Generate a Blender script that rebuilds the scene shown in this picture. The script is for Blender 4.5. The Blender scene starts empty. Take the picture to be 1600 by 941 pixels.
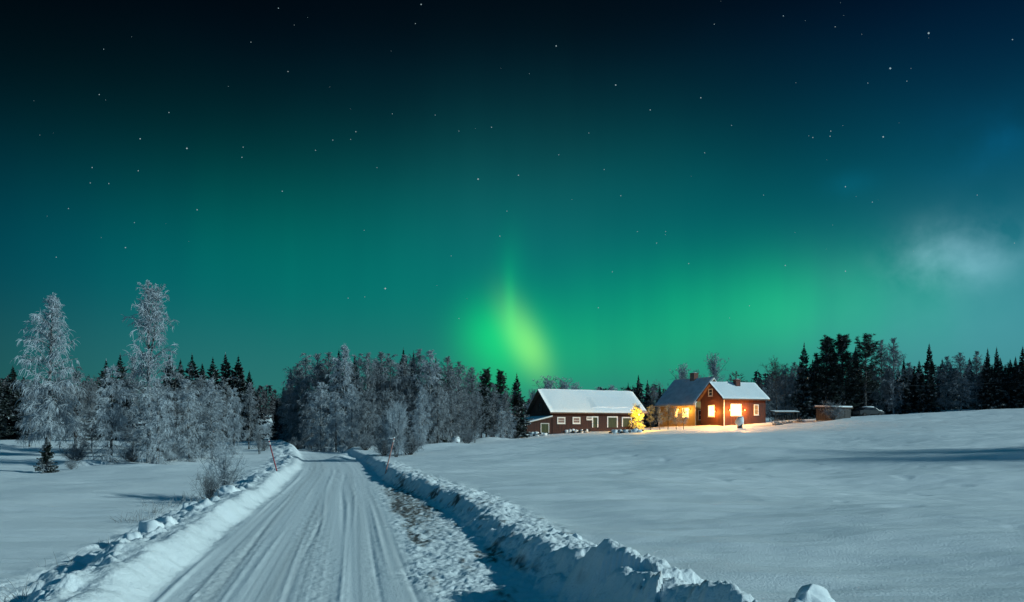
import bpy, math, random
import numpy as np
from mathutils import Vector, Matrix

R = math.radians
SC = bpy.context.scene
COL = SC.collection

# ------------------------------------------------------------------ camera
F = 1150.0          # focal length in pixels of the 1600 px wide photograph
CX, HY = 800.0, 672.0   # principal column, horizon row
CAM_Z = 2.2
cam_d = bpy.data.cameras.new('camera')
cam = bpy.data.objects.new('camera', cam_d)
COL.objects.link(cam)
cam.location = (0, 0, CAM_Z)
cam.rotation_euler = (R(90), 0, 0)
cam_d.sensor_width = 36.0
cam_d.lens = 36.0 * F / 1600.0
cam_d.shift_y = (HY - 470.5) / 1600.0
cam_d.clip_start = 0.1
cam_d.clip_end = 9000
SC.camera = cam

# ------------------------------------------------------------------ view, engine
SC.view_settings.view_transform = 'Standard'
SC.view_settings.look = 'None'
SC.view_settings.exposure = 0.0
SC.view_settings.gamma = 1.0
SC.view_settings.use_curve_mapping = False
SC.render.engine = 'CYCLES'
cy = SC.cycles
cy.use_denoising = True
cy.max_bounces = 5
cy.diffuse_bounces = 3
cy.glossy_bounces = 2
cy.transparent_max_bounces = 8
cy.sample_clamp_indirect = 6.0
cy.caustics_reflective = False
cy.caustics_refractive = False

# ------------------------------------------------------------------ moon as the sun lamp
SUN_EL, SUN_AZ = 22.0, 106.0          # azimuth from +Y towards +X: light comes from the right, a little from behind
sd = bpy.data.lights.new('moon', 'SUN')
sd.energy = 3.05
sd.angle = R(2.0)
sd.color = (0.69, 0.94, 0.95)
sun = bpy.data.objects.new('moon', sd)
COL.objects.link(sun)
v = Vector((math.sin(R(SUN_AZ)) * math.cos(R(SUN_EL)), math.cos(R(SUN_AZ)) * math.cos(R(SUN_EL)), math.sin(R(SUN_EL))))
sun.rotation_euler = v.to_track_quat('Z', 'Y').to_euler()

# ------------------------------------------------------------------ night sky with the aurora
def lin(c):
    return tuple(((x / 255.0) / 12.92 if x / 255.0 <= 0.04045 else ((x / 255.0 + 0.055) / 1.055) ** 2.4) for x in c)

def azel(px, py):
    u, w = (px - CX) / F, (HY - py) / F
    return math.atan(u), math.atan2(w, math.sqrt(1 + u * u))

W = bpy.data.worlds.new('World')
SC.world = W
W.use_nodes = True
NT = W.node_tree
for n in list(NT.nodes):
    NT.nodes.remove(n)

def N(t, **kw):
    n = NT.nodes.new(t)
    for k, val in kw.items():
        setattr(n, k, val)
    return n

def put(sock, val):
    if hasattr(val, 'links'):
        NT.links.new(val, sock)
    else:
        sock.default_value = val

def M(op, a, b=0.0, c=0.0, clamp=False):
    n = N('ShaderNodeMath', operation=op, use_clamp=clamp)
    put(n.inputs[0], a); put(n.inputs[1], b); put(n.inputs[2], c)
    return n.outputs[0]

def VM(op, a, b=(0, 0, 0), s=None):
    n = N('ShaderNodeVectorMath', operation=op)
    put(n.inputs[0], a); put(n.inputs[1], b)
    if s is not None:
        put(n.inputs['Scale'], s)
    return n.outputs[0]

tc = N('ShaderNodeTexCoord').outputs['Generated']
nrm = VM('NORMALIZE', tc)
sep = N('ShaderNodeSeparateXYZ'); put(sep.inputs[0], nrm)
sx, sy, sz = sep.outputs
AZ = M('ARCTAN2', sx, sy)
EL = M('ARCSINE', sz)
wob = N('ShaderNodeTexNoise'); put(wob.inputs['Vector'], nrm)
wob.inputs['Scale'].default_value = 3.0; wob.inputs['Detail'].default_value = 3.0
WOB = M('SUBTRACT', wob.outputs['Fac'], 0.5)
streak = N('ShaderNodeTexNoise')
cmb = N('ShaderNodeCombineXYZ'); put(cmb.inputs[0], M('MULTIPLY', AZ, 16.0)); put(cmb.inputs[1], M('MULTIPLY', EL, 1.6))
put(streak.inputs['Vector'], cmb.outputs[0]); streak.inputs['Scale'].default_value = 1.0; streak.inputs['Detail'].default_value = 2.0
STREAK = M('SUBTRACT', streak.outputs['Fac'], 0.5)

ELW = M('ADD', EL, M('MULTIPLY', WOB, 0.05))
ramp = N('ShaderNodeValToRGB')
cr = ramp.color_ramp
cr.interpolation = 'B_SPLINE'
SKY_RAMP = [(672, (58, 126, 122)), (600, (38, 122, 116)), (500, (5, 118, 116)), (400, (1, 105, 108)),
            (300, (1, 82, 88)), (210, (1, 52, 62)), (120, (1, 28, 42)), (40, (1, 14, 25)), (-70, (1, 8, 17))]
EMAX = 0.75
for i, (py, c) in enumerate(SKY_RAMP):
    e = azel(800, py)[1] / EMAX
    el = cr.elements[i] if i < 2 else cr.elements.new(e)
    el.position = max(0, e)
    el.color = (*lin(c), 1)
put(ramp.inputs[0], M('DIVIDE', M('MAXIMUM', ELW, 0.0), EMAX))
sky = ramp.outputs[0]

def gauss(px, py, wx, wy, rot=0.0, power=1.0, el=None):
    a, e = azel(px, py)
    sa, se = wx / F, wy / F
    da = M('SUBTRACT', AZ, a); de = M('SUBTRACT', el if el is not None else EL, e)
    if rot:
        c, s = math.cos(rot), math.sin(rot)
        da, de = (M('ADD', M('MULTIPLY', da, c), M('MULTIPLY', de, s)),
                  M('SUBTRACT', M('MULTIPLY', de, c), M('MULTIPLY', da, s)))
    q = M('ADD', M('POWER', M('DIVIDE', da, sa), 2.0), M('POWER', M('DIVIDE', de, se), 2.0))
    if power != 1.0:
        q = M('POWER', q, power)
    return M('EXPONENT', M('MULTIPLY', q, -1.0))

def add_glow(sky, fac, col, k=1.0):
    g = VM('SCALE', tuple(x * k for x in col), s=fac)
    return VM('ADD', sky, g)

def damp(sky, fac, k):
    return VM('SCALE', sky, s=M('SUBTRACT', 1.0, M('MULTIPLY', fac, k)))

# darker corners of the sky: vignette put into the sky colour
sky = damp(sky, gauss(-150, 60, 560, 420), 0.85)
sky = damp(sky, gauss(1750, 20, 420, 300), 0.55)
sky = add_glow(sky, gauss(1560, 130, 330, 170), (0.0, 0.004, 0.022), 1.0)
sky = damp(sky, gauss(-140, 520, 200, 260), 0.45)
# wide bluish sides
sky = add_glow(sky, gauss(1640, 380, 260, 170), (0.002, 0.022, 0.065), 1.0)
sky = add_glow(sky, gauss(90, 420, 260, 150), (0.0, 0.016, 0.045), 1.0)
sky = add_glow(sky, gauss(1560, 520, 260, 110), (0.045, 0.09, 0.13), 1.0)
sky = add_glow(sky, gauss(250, 570, 330, 80), (0.008, 0.018, 0.02), 1.0)
# green bands
STM = M('ADD', 1.0, M('MULTIPLY', STREAK, 0.9))
sky = add_glow(sky, M('MULTIPLY', gauss(1150, 490, 290, 80), STM), (0.0, 0.16, 0.025), 1.0)
sky = add_glow(sky, M('MULTIPLY', gauss(1250, 480, 130, 60), STM), (0.0, 0.08, 0.01), 1.0)
sky = add_glow(sky, M('MULTIPLY', gauss(430, 410, 270, 110), STM), (0.0, 0.045, 0.022), 1.0)
sky = add_glow(sky, M('MULTIPLY', gauss(830, 330, 230, 150), STM), (0.003, 0.022, 0.02), 1.0)
sky = add_glow(sky, M('MULTIPLY', gauss(960, 560, 160, 60), STM), (0.0, 0.10, 0.012), 1.0)
# bright flare
sky = add_glow(sky, gauss(798, 545, 70, 66), (0.0, 0.30, 0.03), 1.0)
sky = add_glow(sky, gauss(765, 515, 46, 44), (0.0, 0.16, 0.02), 1.0)
sky = add_glow(sky, gauss(820, 532, 26, 62, rot=0.46, power=1.15), (0.14, 0.22, 0.02), 1.0)
sky = add_glow(sky, gauss(834, 548, 22, 34, rot=0.5), (0.05, 0.08, 0.0), 1.0)
sky = add_glow(sky, gauss(797, 470, 9, 46, rot=0.05), (0.0, 0.11, 0.012), 1.0)
sky = add_glow(sky, gauss(798, 425, 24, 60), (0.0, 0.06, 0.015), 1.0)
# thin lit cloud at the right
cn = N('ShaderNodeTexNoise'); put(cn.inputs['Vector'], nrm)
cn.inputs['Scale'].default_value = 13.0; cn.inputs['Detail'].default_value = 7.0; cn.inputs['Distortion'].default_value = 0.15
CN = M('MULTIPLY', cn.outputs['Fac'], 3.8)
CLN = M('SUBTRACT', CN, 1.35, clamp=True)
sky = add_glow(sky, M('MULTIPLY', gauss(1486, 398, 74, 46, power=1.6), CLN), (0.10, 0.15, 0.18), 1.1)
sky = add_glow(sky, M('MULTIPLY', gauss(1490, 430, 120, 70), CLN), (0.035, 0.06, 0.07), 0.7)
sky = add_glow(sky, M('MULTIPLY', gauss(1325, 288, 34, 16), CLN), (0.0, 0.03, 0.055), 0.6)
sky = add_glow(sky, M('MULTIPLY', gauss(1560, 220, 70, 40), CLN), (0.0, 0.02, 0.05), 1.0)
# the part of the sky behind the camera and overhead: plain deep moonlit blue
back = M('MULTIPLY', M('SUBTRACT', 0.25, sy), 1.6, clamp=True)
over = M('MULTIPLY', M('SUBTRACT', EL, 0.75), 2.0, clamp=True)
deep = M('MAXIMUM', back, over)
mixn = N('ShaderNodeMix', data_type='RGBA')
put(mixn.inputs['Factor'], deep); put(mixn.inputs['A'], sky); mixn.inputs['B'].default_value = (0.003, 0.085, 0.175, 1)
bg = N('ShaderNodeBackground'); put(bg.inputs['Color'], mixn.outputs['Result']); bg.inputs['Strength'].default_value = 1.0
# faint moonlit atmosphere, same direction as the moon
nish = N('ShaderNodeTexSky', sky_type='NISHITA'); nish.sun_disc = False
nish.sun_elevation = R(SUN_EL); nish.sun_rotation = R(SUN_AZ)
bg2 = N('ShaderNodeBackground'); put(bg2.inputs['Color'], nish.outputs[0]); bg2.inputs['Strength'].default_value = 0.0001
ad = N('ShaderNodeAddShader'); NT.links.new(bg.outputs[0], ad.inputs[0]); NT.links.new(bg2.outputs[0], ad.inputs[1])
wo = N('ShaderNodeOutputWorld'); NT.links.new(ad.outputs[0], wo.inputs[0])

# ================================================================== helpers
def noise2(x, y, seed=0):
    x = np.asarray(x, float); y = np.asarray(y, float)
    xi = np.floor(x).astype(np.int64); yi = np.floor(y).astype(np.int64)
    fx = x - xi; fy = y - yi
    def g(ix, iy, dx, dy):
        h = (ix * 374761393 + iy * 668265263 + seed * 974711) & 0xffffffff
        h = ((h ^ (h >> 13)) * 1274126177) & 0xffffffff
        h = h ^ (h >> 16)
        a = (h & 0xffff) / 65536.0 * 2 * np.pi
        return np.cos(a) * dx + np.sin(a) * dy
    u = fx * fx * fx * (fx * (fx * 6 - 15) + 10); w = fy * fy * fy * (fy * (fy * 6 - 15) + 10)
    a = g(xi, yi, fx, fy); b = g(xi + 1, yi, fx - 1, fy)
    c = g(xi, yi + 1, fx, fy - 1); d = g(xi + 1, yi + 1, fx - 1, fy - 1)
    return ((a + (b - a) * u) + ((c + (d - c) * u) - (a + (b - a) * u)) * w) * 1.5

def fbm(x, y, octv, seed=0, gain=0.5):
    s = 0; a = 1.0
    for i in range(octv):
        s = s + a * noise2(x * 2 ** i, y * 2 ** i, seed + i * 17)
        a *= gain
    return s

def worley(x, y, seed=0):
    x = np.asarray(x, float); y = np.asarray(y, float)
    xi = np.floor(x).astype(np.int64); yi = np.floor(y).astype(np.int64)
    best = np.full(x.shape, 9.0); val = np.zeros(x.shape)
    for dx in (-1, 0, 1):
        for dy in (-1, 0, 1):
            h = ((xi + dx) * 374761393 + (yi + dy) * 668265263 + seed * 974711) & 0xffffffff
            h = ((h ^ (h >> 13)) * 1274126177) & 0xffffffff
            h = h ^ (h >> 16)
            px = xi + dx + (h & 0xff) / 256.0; py = yi + dy + ((h >> 8) & 0xff) / 256.0
            d = np.hypot(px - x, py - y)
            m = d < best
            best = np.where(m, d, best); val = np.where(m, ((h >> 16) & 0xff) / 256.0, val)
    return best, val

def sst(a, b, x):
    t = np.clip((np.asarray(x, float) - a) / (b - a), 0, 1)
    return t * t * (3 - 2 * t)

# ------------------------------------------------------------------ materials
def mat(name, col, rough=0.7, **kw):
    m = bpy.data.materials.new(name)
    m.use_nodes = True
    b = m.node_tree.nodes['Principled BSDF']
    b.inputs['Base Color'].default_value = (*col, 1)
    b.inputs['Roughness'].default_value = rough
    b.inputs['Specular IOR Level'].default_value = kw.get('spec', 0.3)
    return m

def mnode(m, t, **kw):
    n = m.node_tree.nodes.new(t)
    for k, val in kw.items():
        setattr(n, k, val)
    return n

def mix_noise(m, c1, c2, scale, lo=0.4, hi=0.6, detail=4.0, vec='Position', stretch=None, bump=0.0, bump_dist=0.02):
    t = m.node_tree; b = t.nodes['Principled BSDF']
    if vec == 'Position':
        src = mnode(m, 'ShaderNodeNewGeometry').outputs['Position']
    else:
        src = mnode(m, 'ShaderNodeTexCoord').outputs[vec]
    if stretch:
        mp = mnode(m, 'ShaderNodeMapping'); mp.inputs['Scale'].default_value = stretch
        t.links.new(src, mp.inputs[0]); src = mp.outputs[0]
    n = mnode(m, 'ShaderNodeTexNoise'); n.inputs['Scale'].default_value = scale; n.inputs['Detail'].default_value = detail
    t.links.new(src, n.inputs['Vector'])
    r = mnode(m, 'ShaderNodeValToRGB')
    r.color_ramp.elements[0].position = lo; r.color_ramp.elements[0].color = (*c1, 1)
    r.color_ramp.elements[1].position = hi; r.color_ramp.elements[1].color = (*c2, 1)
    t.links.new(n.outputs['Fac'], r.inputs[0]); t.links.new(r.outputs[0], b.inputs['Base Color'])
    if bump:
        bp = mnode(m, 'ShaderNodeBump'); bp.inputs['Strength'].default_value = bump; bp.inputs['Distance'].default_value = bump_dist
        t.links.new(n.outputs['Fac'], bp.inputs['Height']); t.links.new(bp.outputs[0], b.inputs['Normal'])
    return r

def snow_material(name, fine=0.5, wind=0.4):
    m = mat(name, (0.82, 0.85, 0.87), 0.65, spec=0.25)
    t = m.node_tree; b = t.nodes['Principled BSDF']
    pos = mnode(m, 'ShaderNodeNewGeometry').outputs['Position']
    n1 = mnode(m, 'ShaderNodeTexNoise'); n1.inputs['Scale'].default_value = 26; n1.inputs['Detail'].default_value = 6
    t.links.new(pos, n1.inputs['Vector'])
    mp = mnode(m, 'ShaderNodeMapping'); mp.inputs['Scale'].default_value = (0.35, 1.6, 1)
    mp.inputs['Rotation'].default_value = (0, 0, R(8))
    t.links.new(pos, mp.inputs[0])
    n2 = mnode(m, 'ShaderNodeTexNoise'); n2.inputs['Scale'].default_value = 1.3; n2.inputs['Detail'].default_value = 5
    t.links.new(mp.outputs[0], n2.inputs['Vector'])
    n1.inputs['Roughness'].default_value = 0.65
    b1 = mnode(m, 'ShaderNodeBump'); b1.inputs['Strength'].default_value = fine; b1.inputs['Distance'].default_value = 0.04
    b2 = mnode(m, 'ShaderNodeBump'); b2.inputs['Strength'].default_value = wind; b2.inputs['Distance'].default_value = 0.12
    t.links.new(n1.outputs['Fac'], b1.inputs['Height']); t.links.new(n2.outputs['Fac'], b2.inputs['Height'])
    t.links.new(b1.outputs[0], b2.inputs['Normal']); t.links.new(b2.outputs[0], b.inputs['Normal'])
    # soil stirred into the ploughed snow: per-vertex amount, an own shape that stays put
    at = mnode(m, 'ShaderNodeAttribute'); at.attribute_name = 'soil'
    mx = mnode(m, 'ShaderNodeMix', data_type='RGBA')
    mx.inputs['A'].default_value = (0.80, 0.83, 0.86, 1); mx.inputs['B'].default_value = (0.055, 0.042, 0.034, 1)
    t.links.new(at.outputs['Fac'], mx.inputs['Factor']); t.links.new(mx.outputs['Result'], b.inputs['Base Color'])
    return m

MS = {}
MS['snow_field'] = snow_material('field_snow', 0.55, 0.5)
MS['snow_road'] = snow_material('packed_road_snow', 0.35, 0.12)
MS['snow_bank'] = snow_material('ploughed_snow', 0.6, 0.1)
MS['snow'] = mat('fresh_snow', (0.82, 0.85, 0.87), 0.7)
mix_noise(MS['snow'], (0.78, 0.81, 0.84), (0.85, 0.87, 0.89), 6, bump=0.4, bump_dist=0.05)

def frost_material(name, frost, bark, lo, hi, scale=2.2):
    m = mat(name, frost, 0.85, spec=0.1)
    mix_noise(m, bark, frost, scale, lo, hi, 5.0)
    return m
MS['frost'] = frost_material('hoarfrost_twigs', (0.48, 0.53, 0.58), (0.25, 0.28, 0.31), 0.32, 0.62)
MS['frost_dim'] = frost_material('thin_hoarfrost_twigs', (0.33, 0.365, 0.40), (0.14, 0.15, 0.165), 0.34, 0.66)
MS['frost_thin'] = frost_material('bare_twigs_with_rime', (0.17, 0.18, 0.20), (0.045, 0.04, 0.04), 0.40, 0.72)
MS['bark'] = frost_material('rimed_bark', (0.20, 0.20, 0.21), (0.035, 0.03, 0.028), 0.42, 0.66, 3.0)
MS['birch_bark'] = frost_material('birch_bark', (0.32, 0.32, 0.33), (0.04, 0.036, 0.034), 0.40, 0.55, 4.0)

def needle_material(name, green, snowamt):
    m = mat(name, green, 0.8, spec=0.15)
    t = m.node_tree; b = t.nodes['Principled BSDF']
    pos = mnode(m, 'ShaderNodeNewGeometry')
    n = mnode(m, 'ShaderNodeTexNoise'); n.inputs['Scale'].default_value = 1.7; n.inputs['Detail'].default_value = 5
    t.links.new(pos.outputs['Position'], n.inputs['Vector'])
    r = mnode(m, 'ShaderNodeValToRGB')
    r.color_ramp.elements[0].position = 0.62 - snowamt; r.color_ramp.elements[0].color = (*green, 1)
    r.color_ramp.elements[1].position = 0.80 - snowamt; r.color_ramp.elements[1].color = (0.50, 0.54, 0.58, 1)
    t.links.new(n.outputs['Fac'], r.inputs[0]); t.links.new(r.outputs[0], b.inputs['Base Color'])
    return m
MS['needle'] = needle_material('spruce_needles', (0.028, 0.040, 0.037), 0.08)
MS['needle_snowy'] = needle_material('spruce_needles_with_snow', (0.022, 0.032, 0.028), 0.12)
MS['pine_needle'] = needle_material('pine_needles', (0.028, 0.041, 0.034), 0.05)

def board_material(name, c1, c2, scale, stretch):
    m = mat(name, c1, 0.75)
    mix_noise(m, c1, c2, scale, 0.35, 0.65, 4, vec='Object', stretch=stretch, bump=0.5, bump_dist=0.03)
    return m
MS['red'] = board_material('red_boards', (0.060, 0.019, 0.011), (0.095, 0.029, 0.016), 1.0, (7, 7, 0.4))
MS['dark_red'] = board_material('weathered_red_boards', (0.030, 0.012, 0.010), (0.055, 0.019, 0.014), 1.0, (7, 7, 0.4))
MS['yellow'] = board_material('yellow_boards', (0.26, 0.16, 0.05), (0.32, 0.20, 0.07), 1.0, (0.4, 0.4, 6))
MS['white'] = mat('white_paint', (0.78, 0.77, 0.74), 0.5)
mix_noise(MS['white'], (0.72, 0.71, 0.68), (0.80, 0.79, 0.77), 8)
MS['grey_white'] = mat('old_white_paint', (0.52, 0.51, 0.49), 0.6)
mix_noise(MS['grey_white'], (0.45, 0.44, 0.42), (0.58, 0.57, 0.55), 8)
MS['green_door'] = board_material('green_door_boards', (0.035, 0.048, 0.022), (0.060, 0.075, 0.035), 1.0, (9, 9, 0.5))
MS['eave'] = board_material('eave_boards', (0.10, 0.06, 0.04), (0.16, 0.10, 0.07), 1.0, (3, 3, 1))
MS['pale_eave'] = board_material('pale_eave_boards', (0.52, 0.42, 0.28), (0.6, 0.5, 0.34), 1.0, (3, 3, 1))
MS['roof_metal'] = mat('grey_blue_sheet_roof', (0.10, 0.12, 0.15), 0.45)
mix_noise(MS['roof_metal'], (0.09, 0.11, 0.14), (0.16, 0.185, 0.22), 2.5, 0.4, 0.7)
MS['thin_snow'] = mat('thin_roof_snow', (0.3, 0.34, 0.4), 0.7)
mix_noise(MS['thin_snow'], (0.42, 0.46, 0.52), (0.60, 0.64, 0.70), 1.4, 0.3, 0.7)
MS['brick'] = mat('chimney_brick', (0.14, 0.05, 0.035), 0.8)
def brick_nodes(m):
    t = m.node_tree; b = t.nodes['Principled BSDF']
    br = mnode(m, 'ShaderNodeTexBrick'); br.inputs['Scale'].default_value = 4.0
    br.inputs['Color1'].default_value = (0.15, 0.05, 0.035, 1); br.inputs['Color2'].default_value = (0.10, 0.036, 0.028, 1)
    br.inputs['Mortar'].default_value = (0.16, 0.13, 0.12, 1)
    t.links.new(mnode(m, 'ShaderNodeTexCoord').outputs['Object'], br.inputs['Vector'])
    t.links.new(br.outputs['Color'], b.inputs['Base Color'])
brick_nodes(MS['brick'])
MS['dark_metal'] = mat('dark_metal', (0.02, 0.02, 0.022), 0.5)
mix_noise(MS['dark_metal'], (0.016, 0.016, 0.018), (0.035, 0.033, 0.033), 9)
MS['dark_glass'] = mat('dark_window_glass', (0.02, 0.025, 0.03), 0.12, spec=0.5)
mix_noise(MS['dark_glass'], (0.015, 0.02, 0.025), (0.03, 0.035, 0.04), 1.2)
MS['curtain_glass'] = mat('curtained_window', (0.2, 0.13, 0.12), 0.5)
mix_noise(MS['curtain_glass'], (0.16, 0.10, 0.095), (0.26, 0.18, 0.165), 5)
MS['shed_wood'] = board_material('grey_shed_boards', (0.035, 0.032, 0.033), (0.065, 0.057, 0.057), 1.0, (6, 6, 0.5))
MS['red_stick'] = mat('red_stick_paint', (0.42, 0.045, 0.06), 0.5)
mix_noise(MS['red_stick'], (0.24, 0.03, 0.042), (0.34, 0.05, 0.065), 5)
MS['pale_stick'] = mat('faded_stick', (0.42, 0.20, 0.17), 0.6)
mix_noise(MS['pale_stick'], (0.36, 0.15, 0.13), (0.48, 0.26, 0.22), 5)
MS['straw'] = mat('frosted_straw', (0.30, 0.28, 0.25), 0.8)
mix_noise(MS['straw'], (0.20, 0.20, 0.20), (0.48, 0.50, 0.52), 5)
MS['dark_twig'] = mat('dark_twigs', (0.04, 0.035, 0.033), 0.8)
mix_noise(MS['dark_twig'], (0.025, 0.022, 0.02), (0.12, 0.12, 0.125), 3, 0.4, 0.7)
MS['car_paint'] = mat('dark_car_paint', (0.03, 0.035, 0.04), 0.3, spec=0.5)
mix_noise(MS['car_paint'], (0.028, 0.032, 0.037), (0.04, 0.045, 0.05), 3)
MS['rubber'] = mat('tyre_rubber', (0.015, 0.015, 0.015), 0.9)
mix_noise(MS['rubber'], (0.012, 0.012, 0.012), (0.022, 0.022, 0.022), 9)

def glow_material(name, col, k, lo=0.55):
    """light from a lit room: brighter in the middle of the room, dimmer behind curtains"""
    m = mat(name, (0.3, 0.2, 0.1), 0.4)
    t = m.node_tree; b = t.nodes['Principled BSDF']
    n = mnode(m, 'ShaderNodeTexNoise'); n.inputs['Scale'].default_value = 2.2; n.inputs['Detail'].default_value = 2
    t.links.new(mnode(m, 'ShaderNodeTexCoord').outputs['Object'], n.inputs['Vector'])
    mr = mnode(m, 'ShaderNodeMapRange'); mr.inputs['From Min'].default_value = 0.3; mr.inputs['From Max'].default_value = 0.7
    mr.inputs['To Min'].default_value = k * lo; mr.inputs['To Max'].default_value = k
    t.links.new(n.outputs['Fac'], mr.inputs['Value'])
    b.inputs['Emission Color'].default_value = (*col, 1)
    t.links.new(mr.outputs['Result'], b.inputs['Emission Strength'])
    return m
MS['lit'] = glow_material('lit_room', (1.0, 0.48, 0.11), 9.0)
MS['lit_white'] = glow_material('bright_lit_room', (1.0, 0.52, 0.17), 7.0, 0.8)
MS['lit_dim'] = glow_material('dim_lit_room', (1.0, 0.45, 0.10), 0.16, 0.3)
MS['bulb'] = glow_material('warm_bulb', (1.0, 0.60, 0.2), 4.0, 0.9)

# ------------------------------------------------------------------ object helpers
def tag(o, label=None, cat=None, group=None, kind=None):
    if label: o['label'] = label
    if cat: o['category'] = cat
    if group: o['group'] = group
    if kind: o['kind'] = kind
    return o

def empty(name, loc, rz=0.0, scale=(1, 1, 1)):
    o = bpy.data.objects.new(name, None)
    o.empty_display_size = 0.3
    COL.objects.link(o)
    o.location = loc; o.rotation_euler = (0, 0, rz); o.scale = scale
    return o

def mesh_np(name, V, Fq, material, smooth=True):
    """V (n,3), Fq list of (m,k) arrays"""
    me = bpy.data.meshes.new(name)
    me.vertices.add(len(V)); me.vertices.foreach_set('co', np.ascontiguousarray(V, np.float32).ravel())
    Fq = [np.asarray(f, np.int32) for f in Fq if len(f)]
    loops = np.concatenate([f.ravel() for f in Fq])
    counts = np.concatenate([np.full(len(f), f.shape[1], np.int32) for f in Fq])
    starts = np.concatenate([[0], np.cumsum(counts)[:-1]]).astype(np.int32)
    me.loops.add(len(loops)); me.loops.foreach_set('vertex_index', loops)
    me.polygons.add(len(counts)); me.polygons.foreach_set('loop_start', starts)
    me.polygons.foreach_set('use_smooth', np.full(len(counts), smooth))
    me.update(calc_edges=True)
    me.materials.append(material)
    return me

def link(name, me, parent=None, loc=None):
    o = bpy.data.objects.new(name, me)
    COL.objects.link(o)
    if parent is not None: o.parent = parent
    if loc is not None: o.location = loc
    return o

class Geo:
    """collects boxes, prisms, tubes and lumps; build() links them as one mesh object"""
    def __init__(self): self.v = []; self.f = []; self.n = 0
    def add(self, vs, fs):
        self.v += [tuple(p) for p in vs]; self.f += [tuple(i + self.n for i in f) for f in fs]; self.n += len(vs)
    def box(self, x0, x1, y0, y1, z0, z1):
        vs = [(x, y, z) for z in (z0, z1) for y in (y0, y1) for x in (x0, x1)]
        self.add(vs, [(0, 2, 3, 1), (4, 5, 7, 6), (0, 1, 5, 4), (2, 6, 7, 3), (0, 4, 6, 2), (1, 3, 7, 5)])
        return self
    def prism_x(self, poly, x0, x1):
        """poly: (y,z) list counter-clockwise seen from +x"""
        n = len(poly)
        vs = [(x0, y, z) for y, z in poly] + [(x1, y, z) for y, z in poly]
        fs = [tuple(range(n))[::-1], tuple(range(n, 2 * n))] + [(i, (i + 1) % n, n + (i + 1) % n, n + i) for i in range(n)]
        self.add(vs, fs); return self
    def prism_y(self, poly, y0, y1):
        n = len(poly)
        vs = [(x, y0, z) for x, z in poly] + [(x, y1, z) for x, z in poly]
        fs = [tuple(range(n)), tuple(range(n, 2 * n))[::-1]] + [(i, n + i, n + (i + 1) % n, (i + 1) % n) for i in range(n)]
        self.add(vs, fs); return self
    def tube(self, pts, rad, k=8):
        pts = [Vector(p) for p in pts]; vs = []; fs = []
        for i, p in enumerate(pts):
            t = (pts[min(i + 1, len(pts) - 1)] - pts[max(i - 1, 0)]).normalized()
            a = t.cross(Vector((0.31, 0.92, 0.17))).normalized(); b = t.cross(a)
            r = rad[i] if isinstance(rad, (list, tuple)) else rad
            for j in range(k):
                q = 2 * math.pi * j / k
                vs.append(p + (a * math.cos(q) + b * math.sin(q)) * r)
        for i in range(len(pts) - 1):
            for j in range(k):
                fs.append((i * k + j, i * k + (j + 1) % k, (i + 1) * k + (j + 1) % k, (i + 1) * k + j))
        fs.append(tuple(range(k))[::-1]); fs.append(tuple(range((len(pts) - 1) * k, len(pts) * k)))
        self.add(vs, fs); return self
    def lump(self, c, rx, ry, rz, seed=0, amp=0.25, nu=16, nv=9, flat=0.0):
        vs = []; fs = []
        for i in range(nv + 1):
            th = math.pi * i / nv
            for j in range(nu):
                ph = 2 * math.pi * j / nu
                d = Vector((math.sin(th) * math.cos(ph), math.sin(th) * math.sin(ph), math.cos(th)))
                k = 1 + amp * float(fbm(d.x * 1.3 + seed * 3.1 + d.z, d.y * 1.3 - d.z * 1.1 + seed, 3, seed))
                vs.append((c[0] + d.x * rx * k, c[1] + d.y * ry * k, c[2] + max(d.z * rz * k, -flat if flat else -9)))
        for i in range(nv):
            for j in range(nu):
                fs.append((i * nu + j, (i + 1) * nu + j, (i + 1) * nu + (j + 1) % nu, i * nu + (j + 1) % nu))
        self.add(vs, fs); return self
    def build(self, name, material, parent=None, loc=None, smooth=False, bevel=0.0):
        me = bpy.data.meshes.new(name)
        me.from_pydata(self.v, [], self.f); me.update()
        if smooth:
            me.polygons.foreach_set('use_smooth', np.full(len(me.polygons), True))
        me.materials.append(material)
        o = link(name, me, parent, loc)
        if bevel:
            b = o.modifiers.new('bevel', 'BEVEL'); b.width = bevel; b.segments = 2
        return o

# ================================================================== terrain
_yy = np.linspace(-60, 600, 3301)
_xc = np.interp(_yy, [-60, 0, 9.4, 20, 37, 52, 66, 85, 110, 150, 200, 300, 600],
                [12.3, -0.9, -2.95, -5.25, -9.05, -12.9, -17.2, -24.2, -35.0, -52.5, -68, -98, -190])
_k = np.ones(61) / 61
_xc = np.convolve(np.pad(_xc, 30, mode='reflect', reflect_type='odd'), _k, 'valid')
_xs = np.gradient(_xc, _yy)

def road_r(x, y):
    """signed distance to the right of the road's centre line"""
    c = np.interp(y, _yy, _xc); s = np.interp(y, _yy, _xs)
    return (x - c) / np.sqrt(1 + s * s)

def shoulder(y):
    return 2.15 + 1.15 * (1 - sst(20, 33, y))

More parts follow.
